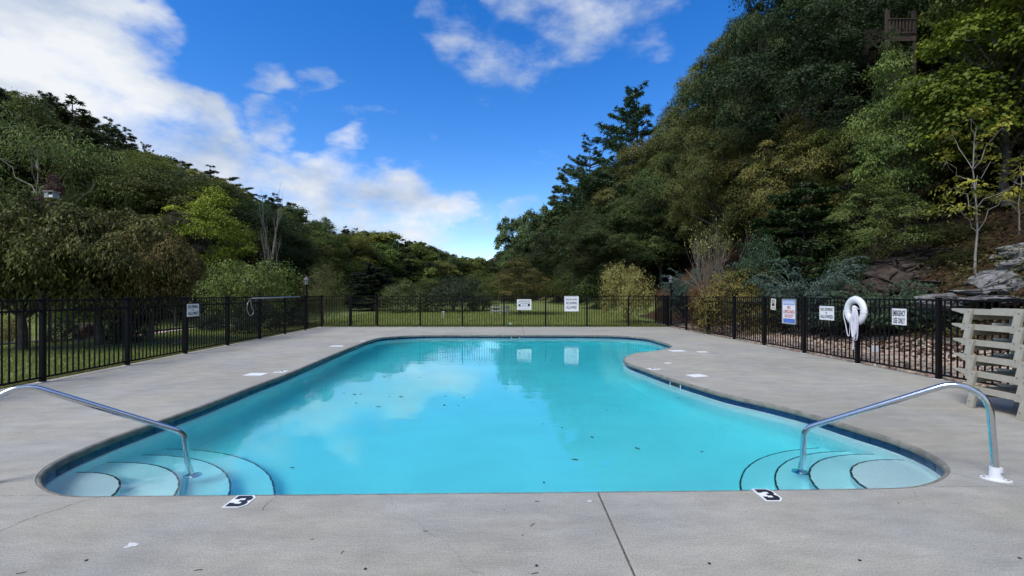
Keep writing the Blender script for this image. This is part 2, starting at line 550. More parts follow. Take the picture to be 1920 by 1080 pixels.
def closed_spline(P, step):
    n = len(P); P = [np.array(p, float) for p in P]
    dense = []
    for i in range(n):
        p0, p1, p2, p3 = P[i - 1], P[i], P[(i + 1) % n], P[(i + 2) % n]
        # centripetal Catmull-Rom
        t0 = 0; t1 = t0 + np.linalg.norm(p1 - p0) ** .5; t2 = t1 + np.linalg.norm(p2 - p1) ** .5; t3 = t2 + np.linalg.norm(p3 - p2) ** .5
        for t in np.linspace(t1, t2, 24, endpoint=False):
            a1 = (t1 - t) / (t1 - t0) * p0 + (t - t0) / (t1 - t0) * p1
            a2 = (t2 - t) / (t2 - t1) * p1 + (t - t1) / (t2 - t1) * p2
            a3 = (t3 - t) / (t3 - t2) * p2 + (t - t2) / (t3 - t2) * p3
            b1 = (t2 - t) / (t2 - t0) * a1 + (t - t0) / (t2 - t0) * a2
            b2 = (t3 - t) / (t3 - t1) * a2 + (t - t1) / (t3 - t1) * a3
            dense.append((t2 - t) / (t2 - t1) * b1 + (t - t1) / (t2 - t1) * b2)
    D = np.array(dense)
    # light smoothing
    for _ in range(14):
        D = 0.5 * D + 0.25 * (np.roll(D, 1, 0) + np.roll(D, -1, 0))
    seg = np.linalg.norm(np.roll(D, -1, 0) - D, axis=1)
    cum = np.concatenate([[0], np.cumsum(seg)]); tot = cum[-1]
    m = int(round(tot / step))
    Dc = np.vstack([D, D[:1]])
    s = np.arange(m) * tot / m
    R = np.stack([np.interp(s, cum, Dc[:, 0]), np.interp(s, cum, Dc[:, 1])], 1)
    for _ in range(3):
        R = 0.5 * R + 0.25 * (np.roll(R, 1, 0) + np.roll(R, -1, 0))
    return R


OUT = closed_spline([ground_px(u, v) for u, v in OUT_PX], 0.0775)[::-1]     # counter-clockwise


def normals2(P):
    t = np.roll(P, -1, 0) - np.roll(P, 1, 0)
    t /= np.linalg.norm(t, axis=1)[:, None]
    return np.stack([t[:, 1], -t[:, 0]], 1)                              # outward for CCW


NRM = normals2(OUT)
def off(d): return OUT + NRM * d


def in_pool(x, y, d=0.0):
    P = off(d); n = len(P)
    x1, y1 = P[:, 0], P[:, 1]; x2, y2 = np.roll(x1, -1), np.roll(y1, -1)
    c = ((y1 > y) != (y2 > y)) & (x < (x2 - x1) * (y - y1) / (y2 - y1 + 1e-12) + x1)
    return bool(np.sum(c) % 2)


def loft(loops, mat, name, smooth=True, close_bottom=False):
    """loops: list of (n,3) closed rings"""
    n = len(loops[0])
    V = np.vstack(loops)
    i = np.arange(n); j = (i + 1) % n
    fs = [np.stack([k * n + i, k * n + j, (k + 1) * n + j, (k + 1) * n + i], 1) for k in range(len(loops) - 1)]
    return mesh_np(name, V, np.vstack(fs), mat, smooth=smooth)


def ring(d, z):
    P = off(d)
    z = np.full(len(P), z) if np.isscalar(z) else z
    return np.stack([P[:, 0], P[:, 1], z], 1)


def inset(P, g):
    P = np.array(P, float)
    a = np.roll(P, 1, 0) - P; b = np.roll(P, -1, 0) - P
    t1 = -a / np.linalg.norm(a, axis=1)[:, None]; t2 = b / np.linalg.norm(b, axis=1)[:, None]
    n1 = np.stack([-t1[:, 1], t1[:, 0]], 1); n2 = np.stack([-t2[:, 1], t2[:, 0]], 1)    # left = inside for CCW
    m = n1 + n2; m /= np.linalg.norm(m, axis=1)[:, None]
    return P + m * (g / np.clip((m * n1).sum(1), 0.35, 1))[:, None]


def slab_mesh(poly, z, th, mat, name):
    n = len(poly)
    tri = tessellate_polygon([[Vector((p[0], p[1], 0)) for p in poly]])
    inner = inset(poly, 0.006)
    V = [(p[0], p[1], z) for p in inner] + [(p[0], p[1], z - 0.006) for p in poly] + [(p[0], p[1], z - th) for p in poly]
    Fs = []
    for t in tri:
        a, b, c = (poly[i] for i in t)
        cr = (b[0] - a[0]) * (c[1] - a[1]) - (b[1] - a[1]) * (c[0] - a[0])
        Fs.append(tuple(t) if cr > 0 else tuple(reversed(t)))
    for k in (0, 1):
        Fs += [(k * n + (i + 1) % n, k * n + i, (k + 1) * n + i, (k + 1) * n + (i + 1) % n) for i in range(n)]
    return make_mesh(name, V, Fs, mat)


def build_deck():
    deck = tag(empty("pool_deck"), kind='structure')
    OO = off(0.028)
    near = lambda x, y: int(np.argmin(((OO - (x, y)) ** 2).sum(1)))
    A, B, C, D, E = near(-3.25, 3.3), near(3.05, 3.5), near(0.66, 3.4), near(-4.45, 15.3), near(0.47, 16.4)

    def run(i, j):                         # CCW walk from i to j along the pool edge
        n = len(OO); out = []
        k = i
        while True:
            out.append(tuple(OO[k]))
            if k == j: break
            k = (k + 1) % n
        return out
    xl = lambda y: fence_left_x(y) - 0.14
    xr = lambda y: fence_right_x(y) + 0.12
    ft = FAR_Y + 0.14
    ya, yb = 3.34, 3.60
    # walking CCW round the pool: near edge (A->C->B), right side (B->E), far edge (E->D), left side (D->A)
    slabs = [[(xl(-3), -3.0), (0.66, -3.0)] + run(A, C)[::-1] + [(xl(ya), ya)],
             [(0.66, -3.0), (xr(-3), -3.0), (xr(yb), yb)] + run(C, B)[::-1],
             run(B, E)[::-1] + [(xr(yb), yb), (xr(ft), ft), (0.45, ft)],
             run(E, D)[::-1] + [(0.45, ft), (-4.46, ft)],
             run(D, A)[::-1] + [(-4.46, ft), (xl(ft), ft), (xl(ya), ya)]]
    for s in slabs:
        P = np.array(s)
        area = np.sum(P[:, 0] * np.roll(P[:, 1], -1) - np.roll(P[:, 0], -1) * P[:, 1])
        if area < 0: P = P[::-1]
        P = inset(P, 0.006)
        obj("deck_slab", slab_mesh([tuple(p) for p in P], 0.0, 0.10, M_CONC, "deck_slab"), deck)
    # dark filler seen in the joints
    outer = [Vector((xl(-3) , -3.0, 0)), Vector((xr(-3), -3.0, 0)), Vector((xr(ft), ft, 0)), Vector((xl(ft), ft, 0))]
    hole = [Vector((p[0], p[1], 0)) for p in OO]
    tri = tessellate_polygon([outer, hole])
    allp = outer + hole
    obj("joint_filler", make_mesh("joint_filler", [(p.x, p.y, -0.013) for p in allp], tri, M_JOINT), deck)
    # rounded concrete lip round the water
    prof = [(0.0332, -0.03), (0.0332, -0.002), (0.030, -0.0005), (0.016, -0.003), (0.006, -0.010), (0.001, -0.022), (0.0, -0.036), (0.0, -0.056), (0.006, -0.062), (0.05, -0.064)]
    obj("coping_lip", loft([ring(d, z) for d, z in prof], M_COPE, "coping_lip"), deck)
    # old cracks running off from the corners of the pool
    rnd = random.Random(2)
    for line in ([(196, 930), (150, 941), (110, 955), (70, 967), (30, 983), (-30, 1010)], [(1772, 884), (1810, 893), (1850, 903), (1900, 912), (1990, 930)], [(520, 931), (500, 945), (492, 957)]):
        P = smooth_path([Vector((*ground_px(u, v), 0)) for u, v in line], 7)
        P = [q + Vector((rnd.uniform(-.008, .008), rnd.uniform(-.008, .008), 0)) for q in P]
        V = []
        for i, q in enumerate(P):
            t = (P[min(i + 1, len(P) - 1)] - P[max(i - 1, 0)]).normalized(); wd = rnd.uniform(.0008, .0026)
            V += [(q.x - t.y * wd, q.y + t.x * wd, .0012), (q.x + t.y * wd, q.y - t.x * wd, .0012)]
        obj("crack", make_mesh("crack", V, [(2 * i, 2 * i + 1, 2 * i + 3, 2 * i + 2) for i in range(len(P) - 1)], M_JOINT), deck)


build_deck()


def water_mat():
    m, nt, p = new_mat("pool_water")
    N, L = nt.nodes.new, nt.links.new
    p.inputs['Base Color'].default_value = (1, 1, 1, 1)
    p.inputs['Roughness'].default_value = 0.0
    p.inputs['IOR'].default_value = 1.333
    p.inputs['Transmission Weight'].default_value = 1.0
    geo = N('ShaderNodeNewGeometry')

    def noise(scale, det, stretch=(1, 1, 1), off_=(0, 0, 0)):
        mp = N('ShaderNodeMapping'); mp.inputs['Scale'].default_value = stretch; mp.inputs['Location'].default_value = off_
        L(geo.outputs['Position'], mp.inputs['Vector'])
        n = N('ShaderNodeTexNoise'); n.inputs['Scale'].default_value = scale; n.inputs['Detail'].default_value = det
        L(mp.outputs[0], n.inputs['Vector']); return n.outputs[0]
    rip = noise(3.6, 2.5, (0.8, 1.35, 1))
    swell = noise(0.9, 1.0, (1, 1, 1), (5, 3, 0))
    calm = N('ShaderNodeMapRange'); L(noise(0.35, 1.0, (1, 1, 1), (9, 2, 0)), calm.inputs[0])
    for i, q in enumerate((0.35, 0.65, 0.15, 1.0)): calm.inputs[i + 1].default_value = q
    mu = N('ShaderNodeMath'); mu.operation = 'MULTIPLY'; L(rip, mu.inputs[0]); L(calm.outputs[0], mu.inputs[1])
    ad = N('ShaderNodeMath'); ad.operation = 'ADD'; L(mu.outputs[0], ad.inputs[0]); L(swell, ad.inputs[1])
    b = N('ShaderNodeBump'); b.inputs['Strength'].default_value = 0.6; b.inputs['Distance'].default_value = 0.0055
    L(ad.outputs[0], b.inputs['Height']); L(b.outputs[0], p.inputs['Normal'])
    va = N('ShaderNodeVolumeAbsorption')
    va.inputs['Color'].default_value = (0.0, 0.955, 0.998, 1)
    va.inputs['Density'].default_value = 0.70
    L(va.outputs[0], nt.nodes['Material Output'].inputs['Volume'])
    return m


M_PLASTER = simple("pool_plaster", (0.89, 0.95, 0.95), 0.7, var=0.05, scale=1.2)
M_GROUT = simple("grout", (0.20, 0.22, 0.25), 0.9)
FLOOR0, FLOOR_S = -1.06, -0.040
def floor_z(y): return FLOOR0 + FLOOR_S * (y - 3.4)


def build_pool():
    basin = tag(empty("pool_basin"), kind='structure')
    # waterline tiles, each on its own
    obj("grout_band", loft([ring(0.030, -0.05), ring(0.030, -0.215)], M_GROUT, "grout_band"), basin)
    seg = np.linalg.norm(np.roll(OUT, -1, 0) - OUT, axis=1)
    n = len(OUT)
    L2 = float(seg.mean()) * 2
    g = Geo(); g.bevel_box((0, 0, 0), (L2 - 0.005, 0.012, 0.148), 0.003)
    tile_me = g.mesh("tile", M_TILE)
    for i in range(0, n - 1, 2):
        p = OUT[(i + 1) % n] + NRM[(i + 1) % n] * 0.026
        t = math.atan2(*(OUT[(i + 2) % n] - OUT[i])[::-1])
        obj("tile", tile_me, basin, loc=(p[0], p[1], -0.136), rot=(0, 0, t))
    # plaster shell: ledge under the tiles, wall, cove, floor
    fl = lambda d: np.array([floor_z(q[1]) for q in off(d)])
    loops = [ring(0.034, -0.212), ring(0.0, -0.214), ring(-0.004, -0.225)]
    loops.append(ring(-0.006, fl(0) + 0.26))
    for a in (22, 45, 68, 90):
        a = math.radians(a)
        loops.append(ring(-0.006 - 0.24 * (1 - math.cos(a)), fl(0) + 0.26 - 0.26 * math.sin(a)))
    obj("pool_wall", loft(loops, M_PLASTER, "pool_wall"), basin)
    P = off(-0.24)
    tri = tessellate_polygon([[Vector((p[0], p[1], 0)) for p in P]])
    obj("pool_floor", make_mesh("pool_floor", [(p[0], p[1], floor_z(p[1]) - 0.001) for p in P], tri, M_PLASTER), basin)
    # corner steps with black nosing tiles
    gt = Geo(); gt.bevel_box((0, 0, 0), (0.138, 0.017, 0.030), 0.003)
    nose = gt.mesh("nosing_tile", M_BLACKTILE)
    for (cx, cy), radii in (((3.66, 3.88), (0.70, 1.02, 1.30, 1.60)), ((-3.88, 3.56), (0.70, 1.11, 1.50, 1.86))):
        for k, r in enumerate(radii):
            z = (-0.30, -0.50, -0.72, -0.93)[k]
            m = 72
            V = [(cx + r * math.cos(2 * math.pi * i / m), cy + r * math.sin(2 * math.pi * i / m), zz) for zz in (z, z - 0.9) for i in range(m)]
            Fs = [tuple(range(m))] + [(i, m + i, m + (i + 1) % m, (i + 1) % m) for i in range(m)]
            st = obj("step", make_mesh("step", V, Fs, M_PLASTER), basin)
            cnt = int(2 * math.pi * r / 0.143)
            for i in range(cnt):
                a = 2 * math.pi * (i + .5) / cnt
                x, y = cx + (r - 0.0060) * math.cos(a), cy + (r - 0.0060) * math.sin(a)
                if in_pool(x, y, -0.0):
                    obj("nosing_tile", nose, st, loc=(x, y, z - 0.0125), rot=(0, 0, a + math.pi / 2))
    # water: a closed body
    top, bot = ring(0.040, WATER_Z), ring(0.040, -2.4)
    tri = tessellate_polygon([[Vector((p[0], p[1], 0)) for p in top]])
    nn = len(top)
    V = np.vstack([top, bot])
    Fs = []
    for t in tri:
        a, b, c = (top[i] for i in t)
        cr = (b[0] - a[0]) * (c[1] - a[1]) - (b[1] - a[1]) * (c[0] - a[0])
        t = tuple(t) if cr > 0 else tuple(reversed(t))
        Fs.append(t); Fs.append(tuple(nn + i for i in reversed(t)))
    Fs += [(i, nn + i, nn + (i + 1) % nn, (i + 1) % nn) for i in range(nn)]
    me = make_mesh("water", V, Fs, water_mat())
    bm = bmesh.new(); bm.from_mesh(me); bmesh.ops.recalc_face_normals(bm, faces=bm.faces); bm.to_mesh(me); bm.free()
    tag(obj("water", me), kind='structure')
    # skimmer mouths in the tile line
    for (x, y), lab in (((2.62, 7.95), "white skimmer frame in the tile line by the curved right side"), ((0.10, 16.15), "white skimmer frame at the far edge of the pool")):
        i = int(np.argmin(((OUT - (x, y)) ** 2).sum(1)))
        p = OUT[i] + NRM[i] * 0.02; t = math.atan2(NRM[i][1], NRM[i][0]) + math.pi / 2
        e = empty("skimmer", (p[0], p[1], -0.12), t)
        tag(e, lab, "skimmer")
        g = Geo(); w, h = 0.30, 0.13
        g.box((0, 0.0, h / 2), (w, 0.012, 0.016)); g.box((0, 0, -h / 2), (w, 0.012, 0.016))
        g.box((-w / 2, 0, 0), (0.016, 0.012, h - 0.018)); g.box((w / 2, 0, 0), (0.016, 0.012, h - 0.018))
        g.obj("frame", M_PLASTIC_W, e)
        Geo().box((0, 0.001, 0), (w - 0.02, 0.006, h - 0.02)).obj("opening_shade", M_INK, e)  # black plate stands in for the shade inside the mouth


build_pool()

# ------------------------------------------------------------------ fences
FENCE_H = 1.37
FENCE_H_SHORT = 1.36
def fence_parts():
    d = {}
    g = Geo(); g.bevel_box((0, 0, FENCE_H / 2), (0.066, 0.066, FENCE_H), 0.004); d['post'] = g.mesh("post", M_BLACK)
    g = Geo(); g.bevel_box((0, 0, FENCE_H + 0.008), (0.074, 0.074, 0.018), 0.005); d['cap'] = g.mesh("cap", M_BLACK)
    g = Geo(); g.box((0, 0, (0.075 + FENCE_H_SHORT - 0.02) / 2), (0.018, 0.018, FENCE_H_SHORT - 0.02 - 0.075)); d['picket'] = g.mesh("picket", M_BLACK)
    g = Geo(); g.bevel_box((0, 0, 0.006), (0.13, 0.13, 0.012), 0.003); d['foot'] = g.mesh("base_plate", simple("base_plate_mortar", (0.55, 0.54, 0.52), 0.9, var=0.2))
    return d


FP = fence_parts()


def fence(name, pts, label, skip=(), pick=0.109, first_post=True, zfun=None):
    """posts at pts; panels between neighbours except those in skip"""
    root = tag(empty(name, (pts[0][0], pts[0][1], 0)), label, "fence")
    ox, oy = pts[0]
    zz = zfun or (lambda x, y: 0.0)
    for k, (x, y) in enumerate(pts):
        if k == 0 and not first_post: continue
        po = obj("post", FP['post'], root, loc=(x - ox, y - oy, zz(x, y)))
        obj("cap", FP['cap'], po); obj("base_plate", FP['foot'], po)
    for k in range(len(pts) - 1):
        if k in skip: continue
        panel(root, pts[k], pts[k + 1], (ox, oy), pick, zz(*pts[k]))
    return root


def panel(root, a, b, o, pick=0.109, z=0.0, name="rail"):
    a, b = Vector((*a, 0)), Vector((*b, 0))
    d = b - a; ln = d.length; ang = math.atan2(d.y, d.x)
    key = round(ln - 0.07, 3)
    if key not in FP:
        FP[key] = Geo().bevel_box((0, 0, 0), (key, 0.028, 0.030), 0.003).mesh("rail", M_BLACK)
    mid = (a + b) / 2
    for h in (FENCE_H_SHORT - 0.018, FENCE_H_SHORT - 0.185, 0.085):
        obj(name, FP[key], root, loc=(mid.x - o[0], mid.y - o[1], z + h), rot=(0, 0, ang))
    n = max(2, int(round(ln / pick)))
    for i in range(1, n):
        p = a + d * (i / n)
        obj("picket", FP['picket'], root, loc=(p.x - o[0], p.y - o[1], z), rot=(0, 0, ang))


left_pts = [(fence_left_x(y), y) for y in (2.25, 4.05, 5.86, 7.68, 9.47, 11.27, 13.08, 14.90, 16.73, 18.57, FAR_Y)]
fence("iron_fence", left_pts, "black metal picket fence along the lawn, with the rescue pole on it")
fx = [x_at(u, FAR_Y) for u in (602.5, 656, 708, 788, 867, 945, 1023, 1100.5, 1178.5)] + [fence_right_x(FAR_Y)]
far_pts = [(x, FAR_Y) for x in fx]
fence("iron_fence", far_pts, "black metal picket fence across the far end of the pool, with the gate", skip=(1,), first_post=False)
right_pts = [(fence_right_x(y), y) for y in (4.3, 6.12, 7.94, 9.72, 11.40, 13.10, 14.75, 16.55, 18.45, FAR_Y)]
fence("iron_fence", right_pts, "black metal picket fence before the stone bed, with the life ring on it")
fence("iron_fence", [(fence_right_x(FAR_Y), FAR_Y), (7.12, 22.1), (7.16, 23.4)], "short black fence running back from the far corner beside the lamp", first_post=False)

gate = tag(empty("pool_gate", (fx[1], FAR_Y, 0)), "narrow black gate in the far fence near its corner", "gate")
ga, gb = (fx[1] + 0.075, FAR_Y), (fx[2] - 0.075, FAR_Y)
panel(gate, ga, gb, (fx[1], FAR_Y), 0.105)
for x in (ga[0], gb[0]):
    Geo().bevel_box((x - fx[1], 0, 0.72), (0.045, 0.045, 1.30), 0.004).obj("gate_stile", M_BLACK, gate)
for z in (0.3, 1.1):
    Geo().box((0.05, 0, z), (0.05, 0.04, 0.07)).obj("hinge", M_BLACK, gate)
g = Geo(); g.bevel_box((gb[0] - fx[1] + 0.02, -0.05, 1.20), (0.05, 0.05, 0.30), 0.008); g.tube([(gb[0] - fx[1] + 0.02, -0.05, 1.34), (gb[0] - fx[1] + 0.02, -0.05, 1.46)], 0.016, 8)
g.obj("latch", M_BLACK, gate)

# ------------------------------------------------------------------ lettering and signs


def text_mesh(body, size, mat, width=None, bold=0.0, name="lettering"):
    cu = bpy.data.curves.new("lettering", 'FONT')
    cu.body = body; cu.size = size; cu.align_x = 'CENTER'; cu.align_y = 'CENTER'; cu.offset = bold; cu.resolution_u = 3; cu.extrude = 0.0006
    o = bpy.data.objects.new("lettering", cu)
    COL.objects.link(o)
    dg = bpy.context.evaluated_depsgraph_get()
    me = bpy.data.meshes.new_from_object(o.evaluated_get(dg))
    bpy.data.objects.remove(o); bpy.data.curves.remove(cu)
    co = np.empty(len(me.vertices) * 3, np.float32); me.vertices.foreach_get('co', co); co = co.reshape(-1, 3)
    co[:, 0] -= (co[:, 0].max() + co[:, 0].min()) / 2; co[:, 1] -= (co[:, 1].max() + co[:, 1].min()) / 2
    if width: co[:, 0] *= width / (co[:, 0].max() - co[:, 0].min())
    hgt = co[:, 1].max() - co[:, 1].min()
    co[:, 1] *= size / hgt                                       # size = letter height
    me.vertices.foreach_set('co', co.ravel())
    me.materials.clear(); me.materials.append(mat); me.name = name; me.update()
    return me


def sign(center, facing, w, h, label, lines, frame=None, plate=M_WHITE, bands=(), name="pool_sign", tilt=0.0, extra=None):
    """lines: (text, y, letter height, width, material); bands: (x, y, w, h, material, level); facing: direction the face looks at"""
    rz = math.atan2(facing[1], facing[0]) + math.pi / 2
    e = empty(name, center)
    e.rotation_euler = Matrix.Rotation(rz, 4, 'Z').to_euler()
    tag(e, label, "sign")
    face = Matrix.Rotation(math.radians(90), 3, 'X')                         # plate plane: x right, y -> up, z -> towards the viewer
    Geo().bevel_box((0, 0, 0), (w, 0.006, h), 0.0015, Matrix.Rotation(tilt, 3, 'Y')).obj("plate", plate, e)
    for (x, y, bw, bh, m, lv) in bands:
        Geo().box((x, -0.0035 - 0.0009 * lv, y), (bw, 0.0015, bh)).obj("printed_band", m, e)
    for (t, y, lh, lw, m, *rest) in lines:
        x = rest[0] if rest else 0
        obj("lettering", text_mesh(t, lh, m, lw, 0.012 * lh), e, loc=(x, -0.0062, y), rot=(math.radians(90), 0, 0))
    if frame:
        g = Geo(); b = 0.022
        g.box((0, -0.002, h / 2 + b / 2), (w + 2 * b, 0.02, b)); g.box((0, -0.002, -h / 2 - b / 2), (w + 2 * b, 0.02, b))
        g.box((-w / 2 - b / 2, -0.002, 0), (b, 0.02, h)); g.box((w / 2 + b / 2, -0.002, 0), (b, 0.02, h))
        g.obj("frame", frame, e)
    for x in (-w / 2 + 0.025, w / 2 - 0.025):
        Geo().tube([(x, -0.008, h / 2 - 0.02), (x, -0.001, h / 2 - 0.02)], 0.006, 8).obj("bolt", M_ALU, e)
    return e


OFFS = 0.055
def on_left(u, v):
    y = 11.5
    for _ in range(6): y = F * -(fence_left_x(y) + OFFS) / (960 - u)
    return (fence_left_x(y) + OFFS, y, z_at(v, y))


def on_right(u, v):
    y = 10.
    for _ in range(6): y = F * (fence_right_x(y) - OFFS) / (u - 960)
    return (fence_right_x(y) - OFFS, y, z_at(v, y))


FL, FR, FB = Vector((1, 0.046, 0)), Vector((-1, -0.035, 0)), Vector((0, -1, 0))
sign(on_left(362, 581.5), FL, 0.46, 0.305, "white NO DIVING ALLOWED sign on the lawn side fence", [("NO DIVING", 0.085, 0.070, 0.38, M_INK), ("IS", 0.005, 0.030, 0.05, M_INK), ("ALLOWED", -0.078, 0.074, 0.38, M_INK)])
sign(on_right(1550, 587), FR, 0.46, 0.31, "white NO DIVING ALLOWED sign left of the life ring", [("NO DIVING", 0.085, 0.070, 0.38, M_INK), ("IS", 0.005, 0.030, 0.05, M_INK), ("ALLOWED", -0.078, 0.074, 0.40, M_INK)])
sign(on_right(1686, 594), FR, 0.31, 0.30, "white EMERGENCY USE ONLY sign between life ring and loungers", [("EMERGENCY", 0.066, 0.105, 0.27, M_INK), ("USE ONLY", -0.07, 0.105, 0.25, M_INK)])
sign(on_right(1479.5, 584), FR, 0.52, 0.60, "tall framed WARNING NO LIFEGUARD ON DUTY sign in red and blue", [
    ("WARNING", 0.225, 0.085, 0.44, M_WHITE), ("NO", 0.105, 0.085, 0.13, M_RED), ("LIFEGUARD", -0.005, 0.085, 0.44, M_RED), ("ON DUTY", -0.115, 0.085, 0.36, M_RED)],
    frame=M_ALU, bands=[(0, 0.225, 0.47, 0.12, M_BLUE_L, 0), (0, -0.235, 0.47, 0.105, M_BLUE, 0), (0, -0.212, 0.40, 0.008, M_BLUE_L, 1), (0.02, -0.235, 0.36, 0.008, M_BLUE_L, 1), (-0.01, -0.258, 0.42, 0.008, M_BLUE_L, 1)])
s = sign(on_right(1450, 570.5), FR, 0.22, 0.30, "small curled paper notice beside the tall warning sign", [], plate=M_PAPER, tilt=math.radians(4),
         bands=[(0, -0.015, 0.12, 0.06, M_INK, 0), (0.0, -0.10, 0.14, 0.05, simple("faded_print", (0.40, 0.38, 0.32), .8), 0)])
g = Geo(); g.tube([(0.055 * math.cos(a), -0.006, 0.07 + 0.055 * math.sin(a)) for a in np.linspace(0, 2 * math.pi, 25)], 0.006, 6, False); g.tube([(-0.036, -0.006, 0.109), (0.04, -0.006, 0.03)], 0.006, 6)
g.obj("prohibition_mark", M_INK, s)
yf = FAR_Y - OFFS
sign((x_at(982.8, yf), yf, z_at(571.3, yf)), FB, 0.62, 0.46, "white WARNING sign with black band on the far fence", [("WARNING", 0.155, 0.060, 0.50, M_INK), ("NO LIFEGUARD", 0.045, 0.045, 0.28, M_INK), ("ON DUTY", -0.025, 0.045, 0.20, M_INK)],
     bands=[(0, 0.01, 0.50, 0.17, M_INK, 0), (0.0, 0.012, 0.31, 0.15, M_WHITE, 1), (-0.19, 0.05, 0.10, 0.055, M_WHITE, 1), (0.19, 0.062, 0.10, 0.035, M_WHITE, 1), (0, -0.135, 0.50, 0.010, simple("small_print", (.35, .36, .38), .6), 0), (0.02, -0.165, 0.44, 0.008, simple("small_print", (.4, .41, .43), .6), 0), (0, -0.195, 0.5, 0.008, simple("small_print", (.4, .41, .43), .6), 0)])
sign((x_at(1071.5, yf), yf, z_at(569.5, yf)), FB, 0.58, 0.62, "framed SHALLOW WATER NO DIVING ALLOWED sign on the far fence",
     [("SHALLOW WATER", 0.185, 0.070, 0.47, M_NAVY), ("NO DIVING", 0.03, 0.115, 0.47, M_NAVY), ("ALLOWED", -0.155, 0.115, 0.45, M_NAVY)], frame=simple("white_frame", (0.68, 0.69, 0.70), 0.4))

# ------------------------------------------------------------------ life ring
def life_ring():
    y = 9.66; x = fence_right_x(y) - 0.09
    z = z_at(583, y)
    e = tag(empty("life_ring", (x, y, z)), "white life ring with coiled rope hung on the fence post", "life ring")
    R, r = 0.232, 0.075
    nu, nv = 40, 14
    V = []; Fs = []
    for i in range(nu):
        a = 2 * math.pi * i / nu
        for j in range(nv):
            b = 2 * math.pi * j / nv
            rr = R + r * 0.98 * math.cos(b)
            V.append((-0.052 * math.sin(b), rr * math.cos(a), rr * math.sin(a)))
    for i in range(nu):
        for j in range(nv):
            Fs.append((i * nv + j, ((i + 1) % nu) * nv + j, ((i + 1) % nu) * nv + (j + 1) % nv, i * nv + (j + 1) % nv))
    obj("ring", make_mesh("ring", V, Fs, M_PLASTIC_W, True), e)
    for a in (-0.08, math.pi + 0.05, math.pi / 2 + .05):
        g = Geo(); loopn = 14
        Vb = []
        for s_ in (-1, 1):
            for j in range(loopn):
                b = 2 * math.pi * j / loopn
                rr = R + (r + 0.004) * math.cos(b)
                aa = a + s_ * 0.075
                Vb.append((-0.057 * math.sin(b), rr * math.cos(aa), rr * math.sin(aa)))
        Fb = [(j, (j + 1) % loopn, loopn + (j + 1) % loopn, loopn + j) for j in range(loopn)]
        obj("strap", make_mesh("strap", Vb, Fb, M_WHITE, True), e)
    # grab line tied at the side, hanging in a bight
    line = smooth_path([(-0.03, 0.30, 0.0), (-0.02, 0.315, -0.12), (-0.01, 0.27, -0.3), (-0.02, 0.2, -0.50), (-0.03, 0.14, -0.52), (-0.04, 0.10, -0.36), (-0.07, 0.06, -0.1)], 6)
    Geo().tube(line, 0.008, 6).obj("grab_line", M_ROPE, e, True)
    hook = Geo(); hook.box((0.0, -0.06, 0.05), (0.10, 0.05, 0.03)); hook.bevel_box((-0.075, -0.075, 0.055), (0.05, 0.085, 0.10), 0.012, Matrix.Rotation(0.35, 3, 'X'))
    hook.obj("hook", M_PLASTIC_W, e)
    rc = tag(empty("coiled_rope", (x - 0.085, y - 0.085, z + 0.05)), "bundle of white rope draped from the hook inside the life ring", "rope")
    rnd = random.Random(4)
    for k in range(13):
        wy = rnd.uniform(0.018, 0.055); ln = rnd.uniform(0.50, 0.68); ox = rnd.uniform(-0.03, 0.03); oy = rnd.uniform(-0.02, 0.02)
        pts = [(ox * .3, oy, 0.03), (ox, oy + wy, -0.08), (ox, oy + wy + rnd.uniform(-.02, .03), -0.3), (ox, oy + wy * 0.9, -ln + 0.05), (ox, oy, -ln), (ox, oy - wy * 0.9, -ln + 0.06), (ox, oy - wy + rnd.uniform(-.03, .02), -0.3), (ox, oy - wy, -0.08), (ox * .3, oy, 0.03)]
        Geo().tube(smooth_path(pts, 4), 0.0085, 5).obj("rope_loop", M_ROPE, rc, True)
    tail = smooth_path([(0, 0.03, -0.45), (0.0, 0.03, -0.6), (0.01, 0.045, -0.72), (0.0, 0.035, -0.84)], 5)
    Geo().tube(tail, 0.0095, 6).obj("rope_end", M_ROPE, rc, True)
    b = tag(empty("utility_box", (fence_right_x(9.45) + 0.12, 9.42, 0.34)), "small white box on a stake behind the life ring post", "utility box")
    Geo().bevel_box((0, 0, 0.0), (0.06, 0.10, 0.13), 0.006).obj("cover", M_PLASTIC_W, b)
    Geo().tube([(0, 0, -0.06), (0, 0, -0.4)], 0.018, 8).obj("stake", M_PLASTIC_W, b)


life_ring()

# ------------------------------------------------------------------ rescue pole
def rescue_pole():
    y0, y1 = 14.35, 17.9
    a = Vector((fence_left_x(y0) + 0.06, y0, z_at(559.5, y0))); b = Vector((fence_left_x(y1) + 0.06, y1, z_at(556.3, y1)))
    e = tag(empty("rescue_pole", a), "pale rescue pole with a big loop hook hung along the fence top", "rescue pole")
    Geo().tube([(0, 0, 0), b - a], 0.019, 10).obj("pole", M_ALU, e, True)
    lp = smooth_path([(0, 0.02, 0), (0.0, -0.14, -0.02), (0.01, -0.30, -0.16), (0.01, -0.32, -0.34), (0.01, -0.20, -0.50), (0.01, -0.05, -0.50), (0.01, 0.02, -0.40), (0.005, -0.08, -0.24), (0.0, -0.10, -0.06)], 6)
    Geo().tube(lp, 0.011, 8).obj("loop_hook", M_ALU, e, True)
    for f in (0.16, 0.55):
        c = (b - a) * f
        g = Geo(); g.tube(smooth_path([c + Vector((-.05, 0, 0.03)), c + Vector((-.05, 0, -0.03)), c + Vector((0.0, 0, -0.05)), c + Vector((0.035, 0, -0.02)), c + Vector((0.04, 0, 0.03))], 4), 0.006, 6)
        g.obj("hanger", M_ALU, e, True)


rescue_pole()

